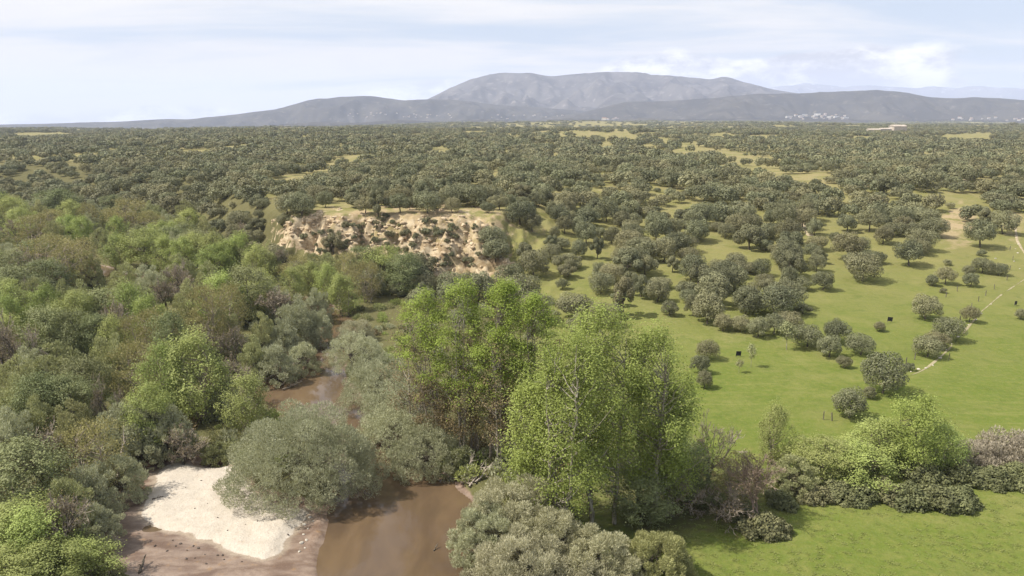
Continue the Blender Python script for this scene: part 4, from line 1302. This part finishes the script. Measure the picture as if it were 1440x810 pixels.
# ------------------------------------------------------------------ hedge of trees, shrubs and brambles between the meadows
bare_hero = build_bare('hedge_bare', 710, 10.5, 9.0, BARK, TWIG, 0.22, 6, 2, 500, BROWNL, 0.16, 0.03, 0.42, (2, 3))
red_hero = build_bare('red_bare', 721, 9.0, 8.5, REDTWIG, REDTWIG, 0.14, 6, 3, 700, BROWNL, 0.16, 0.03, 0.5, (2, 3))
plant('bare_tree', bare_hero, spot_top(1000, 578, 10.5), 1.0, 0.4, 'leafless tree with a forked dark trunk in front of the green meadow', 'tree')
plant('bare_tree', red_hero, spot_top(1072, 640, 9.0), 1.0, 1.2, 'reddish brown leafless shrub tree at the corner of the near meadow', 'tree')
hedge_ash = build_broad('hedge_ash', 730, 11.5, 9.0, base=0.16, clumps=90, clump_r=1.1, per=110, leaf=0.25, rag=1.6, flat=1.1, leafm=POPLAR, woodm=BARK, limbs=44, trunk_r=0.24, stems=2, bias=0.8)
plant('hedge_tree', hedge_ash, spot_top(1287, 556, 11.5), 1.0, 0.0, 'yellow green leafy ash, tallest tree of the hedge', 'tree')
HEDGE = [
    ('g', 1096, 572, 44, 9.0, 'slim bright green young tree left of the yellow green hedge ash'),
    ('g', 1240, 590, 76, 7.5, 'leafy green tree leaning on the left side of the hedge ash'),
    ('g', 1330, 600, 60, 6.5, 'green shrub tree on the right side of the hedge ash'),
    ('g', 1214, 632, 90, 5.5, 'light green shrub below the hedge ash, above the brambles'),
    ('g', 1160, 618, 76, 6.0, 'light green shrub in the middle of the hedge'),
    ('o', 1120, 640, 70, 5.0, 'olive shrub of the hedge behind the reddish leafless shrub tree'),
    ('y', 1040, 640, 60, 7.0, 'thin yellowish shrub between the two leafless hedge trees'),
    ('d', 960, 620, 80, 8.0, 'dark green shrub tree under the right side of the great poplars'),
    ('d', 905, 660, 90, 7.0, 'dark green shrub in the shade of the great poplars'),
    ('b', 948, 664, 76, 6.0, 'brown leafless shrub between the great poplars and the hedge'),
    ('b', 1010, 680, 80, 5.0, 'low grey brown shrub at the foot of the forked leafless tree'),
    ('d', 985, 668, 50, 4.5, 'dark bush behind the low grey brown shrub'),
]
for k, px, py, w, h, lab in HEDGE:
    pl, g, sc = by_top(k, px, py, w, h)
    plant('hedge_shrub' if h < 7 else 'hedge_tree', pl[prng.randint(len(pl))], g, sc, prng.uniform(0, 6.28), lab, 'shrub' if h < 7 else 'tree', 'trees and shrubs of the hedge')
pink = [build_lobed('catkin_%d' % i, 760 + i, 10, 9, 6.0, zlow=0.0, lobes=34, lobe_r=0.23, n=9000, leaf=0.42, aspect=0.26, long=True, leafm=PINKW, woodm=TWIG, trunk_r=0.1, stems=5, rag=0.18) for i in range(2)]
for j, (px, py, sc, lab) in enumerate([(1385, 612, 0.85, 'pinkish grey bushy willow right of the hedge ash'), (1425, 600, 1.0, 'pinkish grey bushy willow cut by the right edge of the picture'), (1455, 606, 1.0, 'pinkish grey bushy willow farthest right along the hedge')]):
    plant('catkin_willow', pink[j % 2], spot_top(px, py, 6.0 * sc), sc, j * 2.0, lab, 'shrub', 'pinkish willows of the hedge')
bram = [build_lobed('bramble_%d' % i, 770 + i, 7.5, 6.0, 2.9, zlow=0.0, lobes=30, lobe_r=0.26, n=5200, leaf=0.34, aspect=0.7, leafm=BRAMBLE, woodm=REDTWIG, trunk_r=0.05, stems=5, rag=0.16) for i in range(3)]
BR = [(1078, 724, 0.9, 'dark bramble mound under the reddish leafless shrub tree'), (1122, 668, .8, 'bramble bush right of the reddish leafless shrub tree'), (1150, 684, .75, 'bramble bush at the left end of the long bramble bank'),
      (1182, 676, .85, 'second bramble bush from left of the long bramble bank'), (1212, 680, .8, 'third bramble bush from left of the long bramble bank'), (1246, 674, .9, 'fourth bramble bush from left of the long bramble bank'),
      (1282, 680, .95, 'fifth bramble bush from left, below the hedge ash'), (1318, 682, 1.0, 'sixth bramble bush from left, the bulge into the near meadow'), (1352, 684, .9, 'bramble bush right of the bulge into the near meadow'),
      (1300, 652, .9, 'bramble thicket in the shade behind the long bramble bank'), (1360, 652, .95, 'bramble bush below the pinkish willows, left one'), (1396, 656, .95, 'bramble bush below the pinkish willows, middle one'), (1434, 652, 1.0, 'bramble bush below the pinkish willows, right one'),
      (1040, 705, .7, 'small bramble left of the reddish leafless shrub tree'), (1100, 690, .7, 'small bramble behind the dark bramble mound')]
for j, (px, py, sc, lab) in enumerate(BR):
    plant('bramble_bush', bram[j % 3], spot_top(px, py, 2.9 * sc), sc, j * 1.7, lab, 'bramble', 'brambles of the hedge')

# ------------------------------------------------------------------ low growth nobody could count
def mini(name, seed, W, H, n, leaf, leafm, long=True, aspect=0.35):
    return build_lobed(name, seed, W, W * 0.9, H, zlow=0.0, lobes=10, lobe_r=0.42, n=n, leaf=leaf, aspect=aspect, long=long, leafm=leafm, woodm=TWIG, trunk_r=0.03, stems=2, rag=0.2)[1]


def undergrowth():
    r = np.random.RandomState(77)
    n = 5200
    y = 70 + (400 - 70) * r.rand(n) ** 1.25
    x = r.uniform(-1, 1, n) * (25 + 0.75 * y)
    hz = hfun(x, y); s = slope_s(x, y)
    px, py = to_px(x, y, hz)
    d, q = line_d(x, y, RIVER); e = d - np.interp(q, np.arange(len(RIVER)), RW) * 0.5
    ok = (s < 0.15) & (e > 1.2) & (poly_sd(x, y, MUD) < -1.0) & ((x < 12) | ((py > 655) & (py < 700) & (px > 900) & (px < 1060)))
    ok &= ~((px > 800) & (py > 720))
    x, y, hz = x[ok], y[ok], hz[ok]
    m = len(x)
    mats = [OLIVE, GREEN, WILLOW, BROWNL, BRAMBLE, DARKG]
    var = [mini('low_bush_%d' % i, 800 + i, 3.4, 2.0, 420, 0.42, mats[i]) for i in range(6)]
    sc = r.uniform(0.45, 1.25, m)
    scatter('undergrowth', 'tangled low shrubs and brush under the riverside trees', np.stack([x, y, hz - 0.1], 1), var, np.stack([sc, sc, sc * r.uniform(0.7, 1.3, m)], 1), r.uniform(0, 6.28, m), r.choice(6, m, p=[.26, .2, .2, .12, .1, .12]))


undergrowth()


def meadow_grass():
    r = np.random.RandomState(78)
    blades = []
    for i in range(3):
        q = np.random.RandomState(90 + i); nb = 26
        P = q.normal(0, 0.22, (nb, 3)); P[:, 2] = 0.07
        V, F = leaves_flat(q, P, unit(q.normal(0, 0.35, (nb, 3)) + np.array([0, 0, 1.0])), 0.2, 0.4)
        blades.append(mesh_from('tuft_%d' % i, V, F, [GRASSM], attrs={'tint': np.repeat(q.rand(nb), 4)}))
    n = 26000
    y = 70 + 110 * r.rand(n) ** 1.2; x = r.uniform(-5, 0.75 * 180, n)
    hz = hfun(x, y); px, py = to_px(x, y, hz)
    den = fbm(x / 5.0, y / 3.0, 3, 61)
    ok = (px > 930) & (px < 1470) & (py > 640) & (r.rand(n) < 0.25 + 0.4 * sstep(den, 0.4, 0.6))
    x, y, hz = x[ok], y[ok], hz[ok]; m = len(x)
    sc = r.uniform(0.5, 1.1, m)
    scatter('grass', 'short green grass tufts of the meadows', np.stack([x, y, hz], 1), blades, np.stack([sc, sc, sc], 1), r.uniform(0, 6.28, m), r.randint(0, 3, m))


GRASSM = leaf_mat('grass_blade', (0.180, 0.220, 0.055), (0.330, 0.355, 0.110), (0.32, 0.32, 0.11), 0.4, 0.25)
meadow_grass()

# scrub on the bare bluff
srng = np.random.RandomState(41)
k_ = 0
while k_ < 115:
    px, py = srng.uniform(425, 700), srng.uniform(305, 388)
    if ellipses(np.array([px]), np.array([py]), [(560, 332, 70, 30), (625, 348, 66, 40), (460, 345, 60, 14)], 0.1)[0] < 0.5:
        continue
    g = ground(px, py)
    sc = srng.uniform(0.22, 0.62)
    plant('bluff_shrub', oak_scrub[k_ % 3], g, sc, srng.uniform(0, 6.28), 'small dark shrub dotted on the bare eroded bluff', 'bush', 'shrubs on the bare bluff')
    k_ += 1


# ------------------------------------------------------------------ driftwood, stones, posts, panels
def rock_mesh(name, seed, m, n=10):
    r = np.random.RandomState(seed)
    V = []
    rings, seg = 5, 9
    for i in range(rings + 1):
        t = math.pi * i / rings
        for j in range(seg):
            a = 2 * math.pi * j / seg
            k = 1 + r.uniform(-0.18, 0.18)
            V.append((math.sin(t) * math.cos(a) * k, math.sin(t) * math.sin(a) * k * 0.8, math.cos(t) * 0.6 * k))
    F = [(i * seg + j, i * seg + (j + 1) % seg, (i + 1) * seg + (j + 1) % seg, (i + 1) * seg + j) for i in range(rings) for j in range(seg)]
    return mesh_from(name, np.array(V) * 0.5, np.array(F), [m])


dark_rock = [rock_mesh('wet_stone_%d' % i, 900 + i, DARKSTONE) for i in range(3)]
pale_rock = [rock_mesh('pale_stone_%d' % i, 910 + i, STONE) for i in range(3)]


def stone(px, py, size, pl, label, group, k):
    g = ground(px, py)
    o = link('stone', pl[k % len(pl)], None, (g[0], g[1], max(g[2], 0.0) + size * 0.12))
    o.scale = (size, size * 0.8, size * 0.8); o.rotation_euler = (0, 0, k * 1.9)
    tag(o, label, 'stone', group)


MUDST = [(243, 760), (247, 768), (254, 765), (263, 774), (272, 768), (279, 771), (288, 780), (235, 775), (262, 786), (274, 785), (306, 781), (313, 781), (315, 787), (290, 793), (218, 768), (340, 790), (405, 752)]
MUDST = [(a, b) for a, b in MUDST]
for k, (a, b) in enumerate(MUDST):
    stone(a, b, 0.26 + 0.08 * (k % 3), dark_rock, 'dark wet stone lying in the row on the mud below the sand bank', 'dark stones on the mud', k)
EDGEST = [(433, 722), (430, 730), (436, 728), (428, 738), (433, 744), (427, 752), (431, 760), (424, 764), (429, 771), (421, 776), (415, 718), (404, 714), (440, 733)]
for k, (a, b) in enumerate(EDGEST):
    stone(a, b, 0.32 + 0.1 * (k % 4), pale_rock, 'pale stone on the water edge right of the sand bank', 'stones on the water edge', k)
for k, (a, b) in enumerate([(283, 676), (261, 686), (292, 708), (306, 728), (274, 715), (345, 738), (362, 733), (320, 746)]):
    stone(a, b, 0.28 - 0.05 * (k % 3), dark_rock, 'dark stone or clod lying on the white sand bank', 'dark clods on the sand bank', k)
TRK = [(1394, 428), (1380, 441), (1372, 450), (1362, 457), (1358, 462), (1347, 474), (1338, 484), (1330, 492), (1322, 504), (1312, 514), (1302, 518), (1292, 520), (1281, 523), (1270, 533), (1432, 344), (1428, 350), (1431, 356), (1426, 368), (1434, 378), (1411, 372), (1400, 364), (1392, 372)]
for k, (a, b) in enumerate(TRK):
    stone(a, b, 0.45 + 0.2 * (k % 3), pale_rock, 'pale boulder in the broken line of stones along the worn track', 'pale stones along the worn track', k)


def rubble():
    r = np.random.RandomState(45)
    x = r.uniform(-85, 5, 6000); y = r.uniform(225, 275, 6000); z = hfun(x, y)
    px, py = to_px(x, y, z)
    k = ellipses(px, py, [(455, 328, 62, 26), (560, 335, 60, 28), (625, 348, 68, 40)], 0.1) > 0.5
    P = np.stack([x, y, z], 1)[k][:480]
    P = np.array(P); n = len(P)
    sc = r.uniform(0.5, 1.0, n) ** 2 * 2.6
    scatter('rubble', 'pale blocks and clods fallen down the eroded bluff', P, bluff_rock, np.stack([sc, sc * r.uniform(.6, 1, n), sc * r.uniform(.6, 1.1, n)], 1), r.uniform(0, 6.28, n), r.randint(0, 3, n))


BLUFFST = plain_mat('bluff_block', (0.34, 0.25, 0.15), (0.60, 0.49, 0.34), 1.2, 0.95, 0.3)
bluff_rock = [rock_mesh('bluff_block_%d' % i, 930 + i, BLUFFST) for i in range(3)]
rubble()


def log(name, label, a, b, r0, r1, za=0.25, zb=0.25, m=DRIFT, forks=2, seed=0, cat='log', group='driftwood and dead branches'):
    r = np.random.RandomState(seed)
    p = ground(*a); q = ground(*b)
    p = np.array([p[0], p[1], max(p[2], 0) + za]); q = np.array([q[0], q[1], max(q[2], 0) + zb])
    L = np.linalg.norm(q - p)
    root = p.copy()
    segs = curve_segs(p - root, q - root, r0, r1, 7, wob=L * 0.02, rng=r)
    ax = (q - p) / L
    for i in range(forks):
        f = r.uniform(0.35, 0.9)
        st = (q - p) * f
        dr = unit(ax + r.normal(0, 0.6, 3) + np.array([0, 0, 0.35]))
        segs += curve_segs(st, st + dr * L * r.uniform(0.2, 0.4), r0 * 0.45, r1 * 0.4, 4, wob=L * 0.015, rng=r)
    V, F = tubes(segs, 6)
    o = link(name, mesh_from(name, V, F, [m], smooth=True), None, root)
    tag(o, label, cat, group)


log('dead_branch', 'pale dead branch standing up left of the sand bank', (165, 672), (180, 655), 0.22, 0.05, 0.0, 4.5, DRIFT, 5, 1)
log('dead_branch', 'long bleached dead trunk leaning through the bushes below the dark green tree', (72, 762), (118, 700), 0.26, 0.05, 0.2, 4.5, DRIFT, 7, 2)
log('driftwood_log', 'fallen grey log sloping down to the mud at the lower left', (128, 790), (166, 762), 0.22, 0.07, 0.4, 0.7, DRIFT, 5, 3)
log('driftwood_log', 'bleached log at the bottom left corner under the bushes', (46, 806), (82, 782), 0.2, 0.08, 1.6, 2.4, DRIFT, 3, 4)
log('driftwood_log', 'dark stick lying on the sand bank', (214, 703), (230, 699), 0.09, 0.04, 0.1, 0.12, BARK, 1, 5)
log('driftwood_log', 'thin pale branch lying across the right end of the sand bank', (385, 723), (404, 737), 0.06, 0.03, 0.12, 0.12, DRIFT, 3, 6)
log('driftwood_log', 'dark stump poking out of the mud at the bottom of the picture', (196, 806), (206, 790), 0.2, 0.08, 0.0, 0.9, BARK, 1, 7)
log('driftwood_log', 'small snag rising from the brown pool', (610, 788), (616, 782), 0.1, 0.04, -0.1, 0.5, BARK, 1, 8)
for j, (a, b, zb) in enumerate([((388, 548), (410, 528), 1.6), ((396, 552), (422, 535), 1.0), ((380, 545), (392, 518), 2.2), ((402, 540), (424, 515), 1.8), ((375, 535), (400, 510), 2.0), ((398, 558), (426, 548), 0.5), ((410, 530), (438, 520), 1.4), ((338, 508), (352, 498), 0.8)]):
    log('fallen_branch', '%s from left of the bare branches fallen into the water at the river bend' % (ORD[j]), a, b, 0.14, 0.04, 0.3, zb, TWIG if j % 2 else DRIFT, 6, 20 + j, 'branch', 'branches fallen into the river bend')
for j, (a, b, zb) in enumerate([((640, 668), (690, 664), 0.9), ((648, 682), (684, 672), 0.6), ((655, 672), (668, 655), 2.2), ((636, 676), (662, 684), 0.4), ((668, 682), (694, 660), 1.1), ((646, 660), (680, 650), 1.4), ((660, 688), (676, 668), 0.9)]):
    log('driftwood_log', '%s from the water of the logs heaped on the bank under the poplar stand' % (ORD[j]), a, b, 0.17, 0.06, 0.35, zb, DRIFT, 5, 40 + j, 'log', 'logs heaped under the poplar stand')


def box(x0, x1, y0, y1, z0, z1):
    V = [(x, y, z) for z in (z0, z1) for x, y in ((x0, y0), (x1, y0), (x1, y1), (x0, y1))]
    F = [(3, 2, 1, 0), (4, 5, 6, 7), (0, 1, 5, 4), (1, 2, 6, 5), (2, 3, 7, 6), (3, 0, 4, 7)]
    return np.array(V, float), np.array(F)


def boxes(name, L, m):
    V, F, n = [], [], 0
    for b in L:
        v, f = box(*b); V.append(v); F.append(f + n); n += 8
    return mesh_from(name, np.concatenate(V), np.concatenate(F), [m])


panel_me = boxes('panel', [(-0.75, 0.75, -0.03, 0.03, 0.35, 1.55)], BLACKP)
pole_me = boxes('post', [(-0.05, 0.05, -0.05, 0.05, -0.3, 1.62)], POSTM)
for j, (px, py, lab) in enumerate([(1251, 453, 'black panel on two posts right of the small lone oak in the meadow'), (1038, 502, 'black panel on two posts left of the thin upright sapling'),
                                   (1428, 430, 'black panel on two posts right of the worn track'), (1437, 442, 'black panel at the right edge of the picture by the small dark oak')]):
    g = ground(px, py)
    o = bpy.data.objects.new('black_panel', None); COL.objects.link(o)
    o.location = [float(v) for v in g]; o.rotation_euler = (0, R(5), 0.3 * j)
    tag(o, lab, 'panel', 'black panels in the meadow'); o.scale = (0.8, 0.8, 0.8)
    link('panel', panel_me, o)
    for sx in (-0.6, 0.6):
        link('post', pole_me, o, (sx, 0.09, 0))
post_me = boxes('fence_post', [(-0.07, 0.07, -0.07, 0.07, -0.3, 1.4), (-0.05, 0.05, -0.05, 0.05, 1.4, 1.5)], POSTM)
FP = [(1420, 352), (1424, 366), (1420, 380), (1416, 394), (1398, 407), (1386, 416), (1376, 424), (1366, 434), (1350, 452), (1334, 506), (1286, 506), (1274, 512), (1158, 590), (1170, 592), (1262, 548), (1312, 428), (1330, 418), (1346, 410)]
for j, (px, py) in enumerate(FP):
    g = ground(px, py)
    o = link('fence_post', post_me, None, g)
    o.rotation_euler = (R(3 * math.sin(j * 2.3)), R(4 * math.cos(j * 1.7)), j)
    tag(o, 'thin weathered wooden fence post in the meadow near the worn track', 'post', 'fence posts in the meadow')


# ------------------------------------------------------------------ far houses
def house_mesh(name, L, W, H, rh, wall, roof):
    V, F = box(-L / 2, L / 2, -W / 2, W / 2, -3, H)
    o = 0.5
    RV = np.array([(-L / 2 - o, -W / 2 - o, H), (L / 2 + o, -W / 2 - o, H), (L / 2 + o, W / 2 + o, H), (-L / 2 - o, W / 2 + o, H), (-L / 2 - o, 0, H + rh), (L / 2 + o, 0, H + rh)])
    RF = np.array([(0, 1, 5, 4), (2, 3, 4, 5), (0, 4, 3, 3), (1, 2, 5, 5)])
    w = mesh_from(name + '_wall', V, F, [wall])
    me = bpy.data.meshes.new(name + '_roof')
    me.from_pydata([tuple(v) for v in RV], [], [(0, 1, 5, 4), (2, 3, 4, 5), (0, 4, 3), (1, 2, 5), (3, 2, 1, 0)]); me.materials.append(roof); me.update()
    return w, me


HOUSES = [house_mesh('cottage', 16, 10, 6, 2.2, WHITEW, TILE), house_mesh('villa', 22, 12, 8, 2.5, WHITEW, TILE), house_mesh('shed', 46, 18, 9, 1.6, WHITEW, WHITEW)]
FARM = house_mesh('farm', 22, 9, 5, 2.0, ROUGHW, ROUGHW)


def house(me, loc, rot, name, label, group, cat='house', s=1.0):
    o = bpy.data.objects.new(name, None); COL.objects.link(o)
    o.location = [float(v) for v in loc]; o.rotation_euler = (0, 0, rot); o.scale = (s, s, s)
    tag(o, label, cat, group)
    link('wall', me[0], o); link('roof', me[1], o)


hr = np.random.RandomState(61)
dg = bpy.context.evaluated_depsgraph_get()


def far_spot(px, py):
    """where the pixel's ray meets the ground or a far hill"""
    d = Vector(ray(px, py)).normalized()
    ok, loc, nrm, i, ob, mt = S.ray_cast(dg, Vector((0, 0, CAM_Z)) + d * 2700, d, distance=40000)
    return np.array(loc) if ok else None


dg.update()
VIL = [(1108, 1190, 161, 168, 34, 'white village house at the foot of the dark hill', 'white village under the dark hill'),
       (490, 640, 159, 166, 30, 'tiny white house of the town between the two blue hills', 'white town between the hills'),
       (838, 870, 165, 169, 8, 'white house of the hamlet below the long mountain', 'hamlet below the long mountain'),
       (1330, 1440, 166, 170, 14, 'small house scattered on the plain at the right horizon', 'houses on the right horizon'),
       (680, 800, 162, 168, 12, 'white house scattered along the foot of the mountain', 'houses at the mountain foot')]
for x0, x1, y0, y1, n, lab, grp in VIL:
    for j in range(n):
        a, b = hr.uniform(x0, x1), hr.uniform(y0, y1)
        p = far_spot(a, b)
        if p is None or p[1] > 20000:
            continue
        big = ('under' in grp and hr.rand() < 0.35)
        house(HOUSES[2] if big else HOUSES[hr.randint(2)], p + np.array([0, 0, 2.0]), hr.uniform(-0.5, 0.5), 'far_house', lab, grp, 'house', hr.uniform(0.9, 1.3) * (0.72 if 'town' in grp or 'foot' in grp else 1.0))
for j, (px, py, lab) in enumerate([(1228, 188, 'low stone farm building on the plain, left one of the ruined group'), (1244, 187, 'low stone farm building on the plain, middle one of the ruined group'), (1262, 185, 'long stone farm building on the plain, right one of the ruined group')]):
    house(FARM, ground(px, py) + np.array([0, 0, 3.0]), 0.2 * j, 'farm_building', lab, 'stone farm buildings on the plain', 'farm', 1.2 if j < 2 else 1.8)

# ------------------------------------------------------------------ haze over the whole valley
def haze():
    m = bpy.data.materials.new('haze_air'); m.use_nodes = True
    nt = NT(m.node_tree); nt.n.clear()
    v = nt.new('ShaderNodeVolumePrincipled')
    v.inputs['Color'].default_value = (0.68, 0.76, 1.0, 1)
    v.inputs['Density'].default_value = 5.4e-5
    v.inputs['Anisotropy'].default_value = 0.0
    out = nt.new('ShaderNodeOutputMaterial'); nt.l.new(v.outputs[0], out.inputs['Volume'])
    V, F = box(-45000, 45000, -3000, 32000, -260, 1300)
    o = link('haze', mesh_from('haze', V, F, [m]))
    tag(o, 'thin bluish haze over the plain and hills', kind='stuff')


haze()
